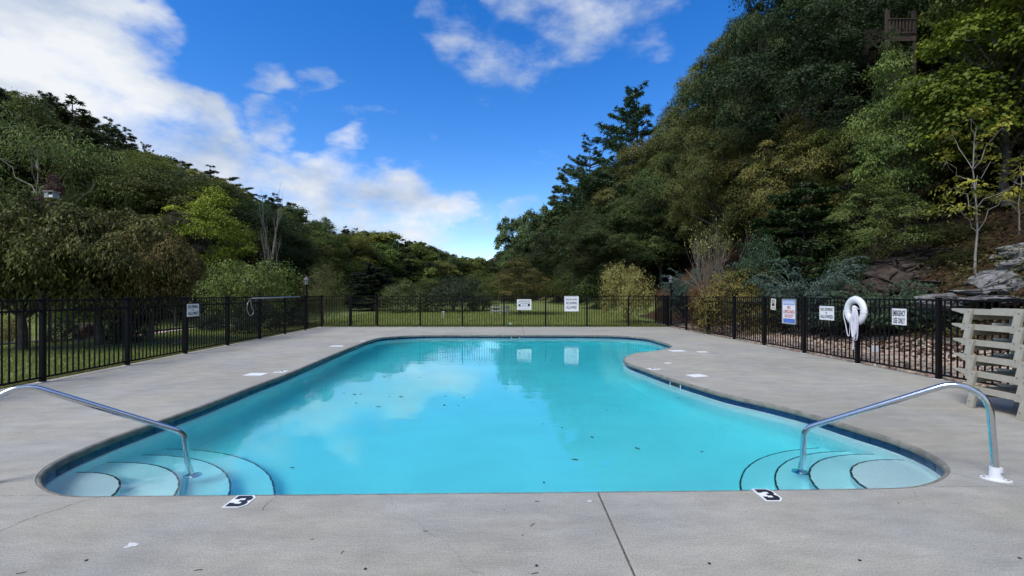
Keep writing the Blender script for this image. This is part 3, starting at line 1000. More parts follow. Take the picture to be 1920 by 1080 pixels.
# ------------------------------------------------------------------ handrails
def handrail(deck_pt, knee, entry, tread, label):
    """deck post -> high bend -> slope -> knee -> into the step"""
    e = tag(empty("handrail", (deck_pt[0], deck_pt[1], 0)), label, "handrail")
    o = Vector((deck_pt[0], deck_pt[1], 0))
    top = deck_pt[2]
    lean = (Vector((knee[0], knee[1], 0)) - o).normalized()
    hi = o + lean * 0.05 + Vector((0, 0, top))
    pts = [o + Vector((0, 0, 0.02)), hi, Vector(knee), Vector(tread)]
    path = fillet_path([p - o for p in pts], (0.20, 0.13), 12)
    full = []
    for i in range(len(path) - 1):
        seg = path[i + 1] - path[i]; m = max(1, int(seg.length / 0.08))
        full += [path[i] + seg * (k / m) for k in range(m)]
    full.append(path[-1])
    Geo().tube(full, 0.0245, 20).obj("rail", M_STEEL, e, True)
    ang = math.atan2(lean.y, lean.x)
    g = Geo()
    m = 28
    V = [(0.092 * math.cos(2 * math.pi * i / m), 0.056 * math.sin(2 * math.pi * i / m), z) for z in (0.001, 0.011) for i in range(m)]
    Fs = [tuple(range(m, 2 * m))] + [(i, (i + 1) % m, m + (i + 1) % m, m + i) for i in range(m)]
    g.add(V, Fs)
    fl = g.obj("deck_flange", M_PLASTIC_W, e, rot=(0, 0, ang))
    Geo().tube([(0, 0, 0.01), (0, 0, 0.10)], [0.044, 0.039], 20).obj("collar", M_PLASTIC_W, e, False)
    for sx in (-0.068, 0.068):
        Geo().tube([(sx, 0, 0.010), (sx, 0, 0.014)], 0.011, 10).obj("screw", M_STEEL, fl)
    Geo().tube([(0.0, -0.036, 0.065), (0.0, -0.050, 0.065)], 0.009, 10).obj("set_screw", M_STEEL, e)
    t = Vector(tread) - o
    Geo().tube([t + Vector((0, 0, 0.0)), t + Vector((0, 0, 0.012)), t + Vector((0, 0, 0.022))], [0.075, 0.072, 0.03], 24).obj("step_flange", M_STEEL, e, False)


handrail((3.775, 3.66, 0.835), (2.755, 4.42, 0.185), None, (2.735, 4.455, -0.50), "stainless steel handrail on a white flange beside the stacked loungers")
handrail((-4.02, 3.55, 0.840), (-3.02, 4.32, 0.175), None, (-2.965, 4.36, -0.50), "stainless steel handrail cut by the picture edge, on the lawn side steps")

# ------------------------------------------------------------------ stacked loungers
def lounger_meshes():
    d = {}
    # local: +y is the end with the pointed grips; z = 0 is the top of the rails
    fn = lambda yy, zz, w: (w, yy, zz)
    poly = [(0.265, -0.002), (0.277, -0.014), (0.262, -0.030), (0.17, -0.052), (0.10, -0.072), (-1.70, -0.072), (-1.70, 0.0), (0.12, 0.0)]
    g = Geo(); g.prism(poly, fn, 0.035); d['side_rail'] = g.mesh("side_rail", M_LOUNGE)
    leg = [(-0.045, -0.001), (0.043, -0.001), (0.105, -0.275), (0.017, -0.275)]
    g = Geo(); g.prism(leg, fn, 0.034); d['leg'] = g.mesh("leg", M_LOUNGE)
    d['slat'] = Geo().bevel_box((0, 0, 0), (0.53, 0.082, 0.020), 0.004).mesh("slat", M_LOUNGE)
    d['stretcher'] = Geo().bevel_box((0, 0, 0), (0.53, 0.03, 0.070), 0.004).mesh("stretcher", M_LOUNGE)
    d['bolt'] = Geo().tube([(0, 0, 0), (-0.006, 0, 0)], 0.008, 8).mesh("bolt", M_ALU)
    return d


def loungers():
    d = lounger_meshes()
    x0, y0 = 5.87, 5.935
    N = 6
    words = ["bottom taupe sun lounger of the stack, its legs on the concrete", "second taupe sun lounger from the bottom of the stack", "third taupe sun lounger from the bottom of the stack",
             "third taupe sun lounger from the top of the stack", "second taupe sun lounger from the top of the stack", "topmost taupe sun lounger of the stack by the fence"]
    rnd = random.Random(3)
    for k in range(N):
        z = 0.277 + 0.1965 * k
        e = tag(empty("sun_lounger", (x0 + 0.004 * k, y0 + 0.018 * k + rnd.uniform(-.008, .008), z)), words[k], "sun lounger", "sun loungers stacked beside the fence")
        for s_, xr in ((0, 0.0), (1, 0.535)):
            obj("side_rail", d['side_rail'], e, loc=(xr, 0, 0))
            xl_ = xr - 0.036 if s_ == 0 else xr + 0.036
            for yy in (0.0, -0.60, -1.45):
                lg = obj("leg", d['leg'], e, loc=(xl_, yy, 0))
                if s_ == 0:
                    obj("bolt", d['bolt'], lg, loc=(-0.0005, 0.06, -0.19)); obj("bolt", d['bolt'], lg, loc=(-0.0005, 0.0, -0.035))
        for i in range(16):
            obj("slat", d['slat'], e, loc=(0.285, 0.07 - i * 0.108, -0.030))
        for yy in (0.03, -0.62, -1.4):
            obj("stretcher", d['stretcher'], e, loc=(0.285, yy, -0.105))


loungers()

# ------------------------------------------------------------------ depth markers and small things on the deck
def three(cx, cy, w, h, label):
    e = tag(empty("depth_marker", (cx, cy, 0)), label, "depth marker")
    g = Geo(); b = w * .5; c = h * .5
    poly = [(-b, -c), (b * .5, -c), (b, -c * .55), (b, -0.05 * c), (b * .92, 0.02 * c), (b, .1 * c), (b, c * .6), (b * .6, c), (-b, c)]
    g.prism(poly, lambda x, y, q: (x, y, 0.0015 + q), 0.003); g.obj("tile", M_MARK, e)
    k = 0.80; bx, cy_ = b * k, c * 0.88
    s = [(-bx, cy_), (bx * .55, cy_), (bx, cy_ * .62), (bx, cy_ * .22), (bx * .70, 0.0), (bx, -cy_ * .22), (bx, -cy_ * .62), (bx * .55, -cy_), (-bx, -cy_), (-bx, -cy_ * .36), (-bx * .42, -cy_ * .36), (-bx * .42, -cy_ * .52), (bx * .30, -cy_ * .52), (bx * .30, -cy_ * .16), (-bx * .16, -cy_ * .16), (-bx * .16, cy_ * .16), (bx * .30, cy_ * .16), (bx * .30, cy_ * .52), (-bx * .42, cy_ * .52), (-bx * .42, cy_ * .36), (-bx, cy_ * .36)]
    g = Geo(); g.prism(s, lambda x, y, q: (x, y, 0.0052 + q), 0.0012); g.obj("numeral", M_INK, e)


three(-1.895, 3.278, 0.150, 0.190, "white depth marker with black 3 below the lawn side steps")
three(1.845, 3.382, 0.138, 0.205, "white depth marker with black 3 below the lounger side steps")


def marker(u, v, w, h, label, glyph=False, rz=0.0):
    x, y = ground_px(u, v)
    e = tag(empty("deck_marker", (x, y, 0), rz), label, "deck marker", "white markers on the pool deck")
    w *= .9; h *= .9
    Geo().bevel_box((0, 0, 0.003), (w, h, 0.003), 0.0008).obj("plate", M_MARK, e)
    if glyph:
        g = Geo(); g.tube(smooth_path([(-w * .3, -h * .2, 0.0055), (-w * .05, h * .28, 0.0055), (w * .1, h * .1, 0.0055), (w * .3, -h * .2, 0.0055)], 5), 0.008, 5)
        g.obj("printed_mark", M_INK, e)


marker(480, 702, 0.36, 0.29, "large blank white marker on the deck near the lawn side coping")
marker(527, 697, 0.22, 0.24, "white marker with a dark mark at the lawn side coping", True)
marker(632, 649, 0.38, 0.28, "blank white marker on the far lawn side deck")
marker(680, 639.6, 0.16, 0.16, "tiny white marker by the far rounded corner of the coping")
marker(1270, 658, 0.42, 0.30, "white marker just behind the inward curve of the coping", rz=0.2)
marker(1317, 660, 0.28, 0.20, "pale marker further out behind the inward curve")
marker(1226, 692, 0.24, 0.20, "white marker with a dark mark on the deck point", True, 0.4)
marker(1252, 681, 0.14, 0.12, "tiny pale marker in the middle of the deck point")
marker(1307, 704.5, 0.34, 0.28, "large blank white marker on the deck point near the fence", rz=0.3)


def deck_bits():
    rnd = random.Random(11)
    for i, (u, v) in enumerate([(685, 1067), (1006, 1061), (1330, 1057), (1612, 1051), (1912, 1047), (162, 1051)]):
        x, y = ground_px(u, v)
        e = obj("deck_plug", Geo().tube([(0, 0, 0.0005), (0, 0, 0.003)], 0.0085, 12).mesh("deck_plug", M_INK), loc=(x, y, 0))
        tag(e, "small dark round plug set in the concrete in the foreground row", "plug", "dark plugs in the deck")
    for (u, v, a, ln) in [(998, 985, 0.9, .045), (642, 1036, 1.3, .03), (798, 997, 0.1, .025), (1007, 941, 0., .03), (1003, 1076, .3, .04), (372, 1070, .2, .04), (40, 1075, .5, .04), (980, 1004, 1.1, .012), (945, 957, .2, .01), (1685, 944, .8, .02), (1540, 664, .3, .05), (585, 1012, .2, .015)]:
        x, y = ground_px(u, v)
        p = [(-ln / 2, 0, 0.003), (0, ln * rnd.uniform(-.15, .15), 0.005), (ln / 2, 0, 0.003)]
        e = obj("twig", Geo().tube(smooth_path(p, 4), 0.0017, 5).mesh("twig", M_TWIG), loc=(x, y, 0), rot=(0, 0, a))
        tag(e, "thin dark twig lying on the concrete deck", "twig", "twigs on the deck")
    x, y = ground_px(1105.5, 940)
    pts = [(0.0125 * math.cos(a), 0.0125 * math.sin(a), 0.003) for a in np.linspace(0, 2 * math.pi, 25)]
    tag(obj("plastic_ring", Geo().tube(pts, 0.0022, 6, False).mesh("plastic_ring", M_WHITE, True), loc=(x, y, 0)), "tiny white plastic ring on the concrete beside the joint", "ring")
    x, y = ground_px(246, 1022)
    poly = []
    for i in range(26):
        a = 2 * math.pi * i / 26; r = (0.026 + 0.008 * math.sin(3 * a + 1) + rnd.uniform(-.006, .006)); poly.append((r * 1.15 * math.cos(a), r * math.sin(a)))
    g = Geo(); g.prism(poly, lambda px, py, q: (px, py, 0.0008 + q), 0.0006)
    tag(g.obj("paint_smudge", simple("worn_paint", (.62, .62, .62), .8, var=.2, scale=60), loc=(x, y, 0)), "pale paint smudge on the concrete in the near corner", "smudge")
    # leaves on the water
    lm = []
    for k in range(5):
        L_ = 0.035 + 0.006 * k
        out = [(-.5, 0), (-.25, .16), (.05, .22), (.3, .14), (.5, 0), (.3, -.15), (.05, -.2), (-.25, -.14)]
        g = Geo(); g.prism([(a * L_ * 1.5, b * L_ * 1.5) for a, b in out], lambda px, py, q: (px, py, 0.0015 + q + 0.25 * px * px), 0.0015)
        lm.append(g.mesh("floating_leaf", M_LEAF_DRY))
    spots = [(676, 739), (691, 696), (676, 707), (721, 707), (665, 740), (668, 756), (694, 763), (710, 763), (752, 744), (730, 744), (787, 708), (795, 704), (833, 760), (860, 760), (835, 743), (870, 746), (1019, 795), (1054, 802), (1060, 771), (1097, 775), (1113, 768), (1137, 769), (1163, 769), (1043, 725), (1022, 659), (1042, 705), (1020, 905),
             (1195, 841), (1228, 754), (1316, 847), (740, 762), (760, 704), (645, 737), (610, 730), (578, 745), (1110, 820), (560, 795), (1078, 862), (548, 877), (1272, 746)]
    for i, (u, v) in enumerate(spots):
        x, y = ground_px(u, v, WATER_Z)
        s_ = rnd.uniform(0.5, 1.25) * (0.55 if i > 15 and v < 800 else 1)
        o = obj("floating_leaf", lm[i % 5], loc=(x, y, WATER_Z), rot=(0, 0, rnd.uniform(0, 6.28)), scale=(s_, s_, s_))
        tag(o, "small dark dead leaf floating on the pool water", "leaf", "dead leaves floating on the water")
    # grit lying on the steps and the pool floor
    x, y = 1.42, 4.55
    tag(obj("floor_fitting", Geo().tube([(0, 0, 0), (0, 0, 0.02), (0, 0, 0.03)], [0.05, 0.05, 0.03], 20).mesh("floor_fitting", M_PLASTIC_W), loc=(x, y, floor_z(y))), "round white fitting on the pool floor near the front", "fitting")


deck_bits()

# ------------------------------------------------------------------ lamp posts
def lamp_post(x, y, top, label):
    z0 = tz(x, y)
    e = tag(empty("lamp_post", (x, y, z0)), label, "lamp post")
    h = top - z0
    Geo().tube([(0, 0, 0), (0, 0, .35), (0, 0, .36), (0, 0, h - 0.42)], [.06, .055, .042, .036], 12).obj("pole", M_BLACK, e)
    zb = h - 0.42
    Geo().tube([(0, 0, zb), (0, 0, zb + .03), (0, 0, zb + .05)], [.05, .075, .08], 6).obj("holder", M_BLACK, e)
    Geo().tube([(0, 0, zb + .05), (0, 0, zb + .25)], [.068, .098], 6).obj("glass", M_LANTERN, e)
    g = Geo()
    for i in range(6):
        a = 2 * math.pi * i / 6
        g.tube([(.07 * math.cos(a), .07 * math.sin(a), zb + .05), (.101 * math.cos(a), .101 * math.sin(a), zb + .25)], .006, 4)
    g.obj("cage", M_BLACK, e)
    Geo().tube([(0, 0, zb + .25), (0, 0, zb + .27), (0, 0, zb + .36), (0, 0, zb + .38), (0, 0, zb + .42)], [.125, .115, .045, .02, .012], 12).obj("roof_cap", simple("lamp_cap", (.09, .09, .09), .5), e)


lamp_post(x_at(575, 19.3), 19.3, z_at(517, 19.3), "black lamp post with lantern head at the corner beyond the lawn fence")
lamp_post(x_at(1258, 22.0), 22.0, z_at(516, 22.0), "black lamp post with lantern head among the junipers by the far corner")

# ------------------------------------------------------------------ box on a post, marker post, wooden rail
def small_things():
    Y = 17.5
    x, z = x_at(97, Y), z_at(366, Y)
    e = tag(empty("bird_house", (x, Y, tz(x, Y))), "weathered white wooden bird house on a post above the bronze tree", "bird house")
    zz = z - tz(x, Y)
    g = Geo(); w, dpt, h = .32, .26, .22
    g.box((-w / 2 + .07, 0, zz), (.14, dpt, h)); g.box((.07, dpt / 2 - .01, zz), (w - .14, .02, h)); g.box((w / 2 - .01, -.011, zz), (.02, dpt - .03, h - .004)); g.box((0.06, 0, zz - h / 2 + .05), (w - .18, dpt - .06, .09))
    g.obj("box", M_WOOD_G, e)
    Geo().box((0, 0, zz + h / 2 + .012), (w + .06, dpt + .08, .022)).obj("roof_board", M_WOOD_G, e)
    Geo().box((.07, -dpt / 2 + .02, zz - .05), (.14, .02, .09)).obj("front_panel", M_WHITE, e)
    Geo().box((-.06, 0, zz / 2 - h / 4), (.07, .07, zz - h / 2)).obj("post", M_WOOD_D, e)
    Y = 27.5; x = x_at(831, Y)
    e = tag(empty("marker_post", (x, Y, tz(x, Y))), "short wooden post standing alone on the far lawn", "post")
    Geo().bevel_box((0, 0, .12), (.10, .10, .42), .01).obj("stake", M_WOOD_G, e)
    Geo().box((0, 0, .35), (.15, .12, .04)).obj("cap", M_WHITE, e)
    Y = 31.5; x = x_at(938, Y)
    e = tag(empty("wooden_rail", (x, Y, tz(x, Y))), "grey wooden rail beside the dark tree beyond the lawn", "rail")
    for dx in (-.55, 0, .5):
        Geo().box((dx, 0, .26), (.10, .10, .62)).obj("post", M_WOOD_G, e)
    for z in (.22, .46):
        Geo().box((0, -.066, z), (1.3, .03, .09)).obj("board", M_WOOD_G, e)
    x, Y = x_at(957, 21.3), 21.3
    e = tag(empty("ground_light", (x, Y, tz(x, Y))), "small pale green ground light on the grass behind the far fence", "ground light")
    Geo().bevel_box((0, 0, .10), (.14, .12, .12), .02).obj("lamp_head", simple("pale_green_plastic", (.42, .60, .36), .5), e)
    Geo().tube([(0, 0, -.05), (0, 0, .05)], .015, 8).obj("stake", M_BLACK, e)
    # wooden deck of a house up in the trees
    Y = 18.0; xa, xb = x_at(1668, Y), x_at(1716, Y)
    ztop, zfl = z_at(38, Y), z_at(66, Y)
    e = tag(empty("wooden_balcony", (xa, Y, zfl)), "brown wooden balcony with balusters high among the dark trees", "balcony")
    Lx = xb - xa; dz = 0.12
    for k in range(7):
        Geo().box((Lx / 2, .12 + k * .15, 0), (Lx + .12, .14, .04)).obj("floor_board", M_WOOD_D, e)
    Geo().box((Lx / 2, .04, -.12), (Lx + .12, .04, .18)).obj("beam", M_WOOD_D, e)
    H = .62
    Geo().box((Lx / 2, .02, H), (Lx + .1, .09, .04)).obj("hand_rail", M_WOOD_D, e)
    Geo().box((Lx / 2, .02, .10), (Lx + .1, .04, .05)).obj("lower_rail", M_WOOD_D, e)
    for i in range(8):
        Geo().box((.02 + i * .13, .02, H / 2 + .05), (.055, .045, H - .12)).obj("baluster", M_WOOD_D, e)
    for dx in (-.02, Lx + .02):
        hp = zfl - tz(xa + dx, Y + .09) + .3; Geo().box((dx, .09, 1.0 - (hp + 1.0) / 2), (.11, .11, hp + 1.0)).obj("post", M_WOOD_D, e)
    Geo().box((Lx / 2 + .2, 1.4, .3), (Lx + .2, .08, 1.4)).obj("house_wall", M_WOOD_D, e)


small_things()

# ------------------------------------------------------------------ vegetation builders
def unit(a): return a / np.maximum(np.linalg.norm(a, axis=-1, keepdims=True), 1e-9)


def leaf_quads(rng, P, Nn, D, size, asp):
    n = len(P)
    Nn = unit(Nn); D = D - (D * Nn).sum(1)[:, None] * Nn; D = unit(D)
    S = np.cross(Nn, D)
    L = (size * rng.uniform(0.65, 1.3, n))[:, None]
    Wd = L * asp
    fold = Nn * L * rng.uniform(-0.05, 0.16, n)[:, None]
    V = np.stack([P - D * L * .5, P + S * Wd * .5 + fold - D * L * .05, P + D * L * .5 - Nn * L * 0.1, P - S * Wd * .5 + fold - D * L * .05], 1).reshape(-1, 3)
    Fq = np.arange(4 * n).reshape(n, 4)
    return V, Fq


def bent(rng, a, b, n, wob):
    a, b = np.array(a, float), np.array(b, float)
    t = np.linspace(0, 1, n)[:, None]
    p = a + (b - a) * t
    w = rng.normal(0, wob, (n, 3)); w[0] = 0; w[-1] = 0
    p = p + w * np.linalg.norm(b - a)
    return p


def broad(seed, h, R, z0, leaf, lobes, clumps, leaves, flat=0.55, asp=0.55, lobe_r=0.42, bark=None, lmat=None, trunk_r=None, droop=0.35, up=0.7, fill=0.25, clump_r=0.30, limb_vis=1.0, stems=1, spread=1.0, dome=False):
    rng = np.random.default_rng(seed)
    hc = h - z0
    g = Geo()
    tr = trunk_r or h * 0.016
    lob = []
    for k in range(lobes):
        phi = k * 2.39996 + rng.uniform(-.4, .4)
        ct = 1 - 2 * (k + .5) / lobes
        ct = np.clip(ct * 0.95 + rng.uniform(-.12, .12), -0.93, 0.97)
        st = math.sqrt(1 - ct * ct)
        rr = rng.uniform(0.50, 0.88)
        w = 1.0 if ct < 0.2 else 0.92
        c = np.array([R * rr * st * math.cos(phi) * w * spread, R * rr * st * math.sin(phi) * w * spread, z0 + hc * (0.5 + 0.5 * rr * 0.92 * ct)])
        lr = lobe_r * R * rng.uniform(0.6, 1.2)
        if dome:
            ct = 1 - 1.02 * (k + .5) / lobes; st = math.sqrt(max(0, 1 - ct * ct)); rr = rng.uniform(.60, .85)
            c = np.array([R * rr * st * math.cos(phi), R * rr * st * math.sin(phi), z0 + hc * (.14 + .70 * rr * ct * 1.1)])
        lob.append((c, lr))
    # trunk and limbs
    tops = []
    for s in range(stems):
        base = np.array([rng.uniform(-.1, .1), rng.uniform(-.1, .1), 0]) * (stems > 1) * R * 0.6
        top = np.array([rng.uniform(-.1, .1) * R, rng.uniform(-.1, .1) * R, z0 + hc * 0.72])
        if stems > 1: top[:2] += rng.uniform(-.5, .5, 2) * R
        pth = bent(rng, base, top, 8, 0.012)
        rad = list(np.linspace(tr, tr * 0.28, 8)); rad[0] *= 1.35
        g.tube(pth, rad, 8, False); tops.append(pth)
    for k, (c, lr) in enumerate(lob):
        pth = tops[k % stems]
        zt = max(z0 * 0.75, c[2] - 0.45 * np.linalg.norm(c[:2]) - 0.1 * h)
        i = int(np.argmin(np.abs(pth[:, 2] - zt)))
        q = bent(rng, pth[i], c, 5, 0.05)
        g.tube(q, list(np.linspace(tr * 0.42, tr * 0.12, 5)), 5, False)
        for _ in range(4):
            e = c + unit(rng.normal(0, 1, 3) + np.array([0, 0, .4])) * lr * 0.9
            g.tube(bent(rng, c, e, 3, .06), [tr * .12, tr * .08, tr * .04], 4, False)
    # leaves
    Ps, Ns, Ds, Ts = [], [], [], []
    for c, lr in lob:
        lt = rng.normal(.5, .10)
        m = max(3, int(clumps * (lr / (lobe_r * R)) ** 2))
        d = rng.normal(0, 1, (m, 3)); d[:, 2] = d[:, 2] * .9 if dome else np.abs(d[:, 2]) * 1.0 - 0.45 * rng.random(m)
        out = unit(np.array([c[0], c[1], (c[2] - z0 - hc * .4) * .6]) + 1e-6)
        d = unit(unit(d) + out * 0.45)
        rad = np.where(rng.random(m) < fill, rng.uniform(.3, .8, m), rng.uniform(.82, 1.08, m))
        cc = c + d * (lr * rad)[:, None] * np.array([1, 1, .85])
        k = leaves
        cr = clump_r * lr * rng.uniform(.6, 1.3, m)
        ofs = rng.normal(0, 1, (m, k, 3)) * cr[:, None, None] * np.array([1, 1, flat])
        ofs[..., 2] -= droop * (ofs[..., 0] ** 2 + ofs[..., 1] ** 2) / np.maximum(cr[:, None] * 2, 1e-3)
        P = cc[:, None, :] + ofs
        No = np.array([0, 0, up * .6]) + d[:, None, :] * 0.7 + rng.normal(0, .42, (m, k, 3))
        Di = unit(ofs + d[:, None, :] * cr[:, None, None] * .6) + np.array([0, 0, -droop]) + rng.normal(0, .35, (m, k, 3))
        Ps.append(P.reshape(-1, 3)); Ns.append(No.reshape(-1, 3)); Ds.append(Di.reshape(-1, 3))
        Ts.append(np.repeat(rng.normal(lt, .15, m), k))
    P, No, Di = np.vstack(Ps), np.vstack(Ns), np.vstack(Ds)
    keep = P[:, 2] > 0.03
    tint = np.concatenate(Ts)[keep]
    P, No, Di = P[keep], No[keep], Di[keep]
    V, Fq = leaf_quads(rng, P, No, Di, leaf, asp)
    lv = np.clip(tint + rng.normal(0, .14, len(Fq)), 0, 1)
    crown = mesh_np("crown", V, Fq, lmat or M_LEAF, lv)
    trunk = g.mesh("trunk", bark or M_BARK, True)
    return dict(trunk=trunk, crown=crown, h=float(np.percentile(V[:, 2], 99.3)), R=float(np.percentile(np.hypot(V[:, 0], V[:, 1]), 98)), n=len(Fq))


def pine(seed, h, R, tiers, z0=.25, per=5, upsw=0.25, tuft=0.30, width=0.10, dens=1.0, power=0.75, jag=0.35, needles=7, asym=0.0):
    rng = np.random.default_rng(seed)
    g = Geo(); tr = h * 0.014
    pth = bent(rng, (0, 0, 0), (rng.uniform(-.2, .2), rng.uniform(-.2, .2), h * .985), 10, .004)
    g.tube(pth, list(np.linspace(tr, tr * .1, 10)), 7, False)
    Ps, Ns, Ds = [], [], []
    for t in range(tiers):
        f = (t + rng.uniform(-.7, .7)) / (tiers - 1); f = min(max(f, 0), 1)
        for b in range(per if f < .9 else 3):
            z = h * (z0 + (0.97 - z0) * min(max(f + rng.uniform(-.5, .5) / tiers, 0), 1))
            ln = R * max(0.06, (1 - f)) ** power * rng.uniform(1 - jag, 1 + jag * .6)
            if f < .15: ln *= rng.uniform(.5, 1)
            a = rng.uniform(0, 2 * math.pi)
            ln *= 1 + asym * math.cos(a)
            dirh = np.array([math.cos(a), math.sin(a), 0])
            el = upsw * (0.3 + f) + rng.uniform(-.12, .12)
            m = 6; s = np.linspace(0, 1, m)[:, None]
            br = np.array([0, 0, z]) + dirh * ln * s + np.array([0, 0, 1]) * ln * (el * s + upsw * .55 * s ** 2.2 - 0.10 * s)
            g.tube(br, list(np.linspace(tr * .22, tr * .05, m)), 4, False)
            nt = int(max(3, ln / tuft * 2.6 * dens))
            ss = rng.uniform(.22, 1.0, nt) ** .8
            base = np.array([0, 0, z]) + dirh * ln * ss[:, None] + np.array([0, 0, 1]) * ln * (el * ss + upsw * .55 * ss ** 2.2 - 0.10 * ss)[:, None]
            side = np.array([-dirh[1], dirh[0], 0])
            sp = rng.normal(0, 1, nt) * ln * .20 * (1.15 - ss)
            base = base + side * sp[:, None] + dirh * np.abs(sp)[:, None] * .5 + rng.normal(0, .05, (nt, 3)) * ln * .3 * np.array([1, 1, .5])
            k = needles
            P = np.repeat(base, k, 0)
            dd = rng.normal(0, .65, (nt * k, 3)) + dirh * .5 + side * np.repeat(np.sign(sp), k)[:, None] * .4 + np.array([0, 0, .35 + upsw])
            dd = unit(dd)
            Ps.append(P + dd * tuft * .45); Ds.append(dd); Ns.append(rng.normal(0, .5, (nt * k, 3)) + np.array([0, 0, 1.0]))
    P, No, Di = np.vstack(Ps), np.vstack(Ns), np.vstack(Ds)
    V, Fq = leaf_quads(rng, P, No, Di, tuft, width / tuft)
    lv = np.clip(rng.normal(.5, .2, len(Fq)), 0, 1)
    return dict(trunk=g.mesh("trunk", M_BARK, True), crown=mesh_np("crown", V, Fq, M_NEEDLE, lv), h=float(np.percentile(V[:, 2], 99.3)), R=float(np.percentile(np.hypot(V[:, 0], V[:, 1]), 98)), n=len(Fq))


def juniper(seed, h, R, sprays=70, sub=6, leaf=0.055, el=(25, 70), arch=0.75):
    rng = np.random.default_rng(seed)
    g = Geo(); Ps, Ns, Ds = [], [], []
    for s in range(sprays):
        a = rng.uniform(0, 2 * math.pi); e = math.radians(rng.uniform(*el))
        ln = R * rng.uniform(.55, 1.1)
        d = np.array([math.cos(a), math.sin(a), 0])
        t = np.linspace(0, 1, 9)
        hor = ln * t; ver = h * rng.uniform(.6, 1.05) * (math.sin(e)) * (1.9 * t - arch * 1.15 * t ** 2.3)
        main = d[None, :] * hor[:, None] + np.array([0, 0, 1]) * np.maximum(ver, 0.02)[:, None]
        main[:, :2] += rng.normal(0, .12 * R, 2) * (1 - t[:, None])
        g.tube(main, list(np.linspace(.018, .004, 9)), 4, False)
        paths = [main]
        side = np.array([-d[1], d[0], 0])
        for q in range(sub):
            i = rng.integers(2, 8); b = main[i]; sg = rng.choice([-1, 1])
            dd = unit(main[min(i + 1, 8)] - main[i - 1] + side * sg * np.linalg.norm(main[min(i + 1, 8)] - main[i - 1]) * rng.uniform(.4, .9))
            l2 = ln * rng.uniform(.2, .38); tt = np.linspace(0, 1, 5)[:, None]
            paths.append(b + dd * l2 * tt + np.array([0, 0, 1]) * l2 * (.12 * tt - .3 * tt ** 2))
        for pth in paths:
            seg = np.linalg.norm(pth[-1] - pth[0]); k = int(max(8, seg / leaf * 4.0))
            u = rng.uniform(.18 if pth is main else 0, 1, k) * (len(pth) - 1); i = np.minimum(u.astype(int), len(pth) - 2)
            fr = (u - i)[:, None]; base = pth[i] * (1 - fr) + pth[i + 1] * fr
            tg = unit(pth[i + 1] - pth[i])
            sd = unit(np.cross(tg, np.array([0, 0, 1.])) + 1e-6)
            dd = unit(tg * 1.0 + sd * rng.choice([-1, 1], k)[:, None] * rng.uniform(.3, .9, k)[:, None] + rng.normal(0, .25, (k, 3)))
            Ps.append(base + dd * leaf * .5); Ds.append(dd); Ns.append(np.array([0, 0, 1.]) + rng.normal(0, .5, (k, 3)))
    P, No, Di = np.vstack(Ps), np.vstack(Ns), np.vstack(Ds)
    V, Fq = leaf_quads(rng, P, No, Di, leaf * 1.25, .34)
    lv = np.clip(rng.normal(.5, .2, len(Fq)), 0, 1)
    return dict(trunk=g.mesh("stems", M_BARK, True), crown=mesh_np("foliage", V, Fq, M_NEEDLE, lv), h=float(np.percentile(V[:, 2], 99.3)), R=float(np.percentile(np.hypot(V[:, 0], V[:, 1]), 98)), n=len(Fq), shrub=True)


def bare(seed, h, R, stems=1, levels=4, r0=0.06, up=0.8, mat=None, leaf=0.0, nleaf=0, z0=.25, kids=(3, 5), tips_hi=True):
    rng = np.random.default_rng(seed); g = Geo(); tips = []

    def grow(p, d, ln, r, lev):
        q = [p]; dd = d.copy()
        for i in range(4):
            dd = unit(dd + rng.normal(0, .11, 3) + np.array([0, 0, .04 * up])); q.append(q[-1] + dd * ln / 4)
        g.tube(q, list(np.linspace(r, r * .45, 5)), 5 if lev < 2 else 4, False)
        if lev >= levels: tips.append(q[-1]); return
        for k in range(rng.integers(*kids)):
            f = rng.uniform(.3, 1.0); i = min(int(f * 4), 3); b = q[i] + (q[i + 1] - q[i]) * (f * 4 - i)
            nd = unit(dd + rng.normal(0, .55, 3) * np.array([1, 1, .6]) + np.array([0, 0, .25 * up]))
            grow(b, nd, ln * rng.uniform(.45, .7), r * .5, lev + 1)
    for s in range(stems):
        a = rng.uniform(0, 2 * math.pi); t = rng.uniform(.15, 1) * (R / h if stems > 1 else .05)
        d = unit(np.array([math.cos(a) * t * 1.3, math.sin(a) * t * 1.3, 1]))
        grow(np.array([math.cos(a), math.sin(a), 0]) * .12 * (stems > 1), d, h * rng.uniform(.55, .75), r0, 1)
    tips = np.array(tips)
    out = dict(trunk=g.mesh("trunk", mat or M_BARK_L, True), crown=None, h=h, R=R)
    V0 = np.array(g.v); out['h'] = float(V0[:, 2].max()); out['R'] = float(np.percentile(np.hypot(V0[:, 0], V0[:, 1]), 98))
    if nleaf:
        hi = tips[tips[:, 2] > np.percentile(tips[:, 2], 45)] if tips_hi else tips
        c = hi[rng.integers(0, len(hi), nleaf)] + rng.normal(0, .10, (nleaf, 3)) * (h / 3)
        V, Fq = leaf_quads(rng, c, np.array([0, 0, .8]) + rng.normal(0, .5, (nleaf, 3)), rng.normal(0, 1, (nleaf, 3)) + np.array([0, 0, -.3]), leaf, .5)
        out['crown'] = mesh_np("crown", V, Fq, M_LEAF, np.clip(rng.normal(.5, .2, nleaf), 0, 1))
    return out


def plant(name, P, x, y, sz, sxy, color, label, cat, group=None, rz=0.0, z=None, parts=("trunk", "crown"), sink=0.05):
    e = empty(name, (x, y, (tz(x, y) if z is None else z) - sink), rz)
    e.scale = (sxy, sxy, sz)
    tag(e, label, cat, group)
    obj(parts[0], P['trunk'], e)
    if P['crown'] is not None:
        c = obj(parts[1], P['crown'], e); c.color = (*color, 1)
    return e


_rng = random.Random(77)


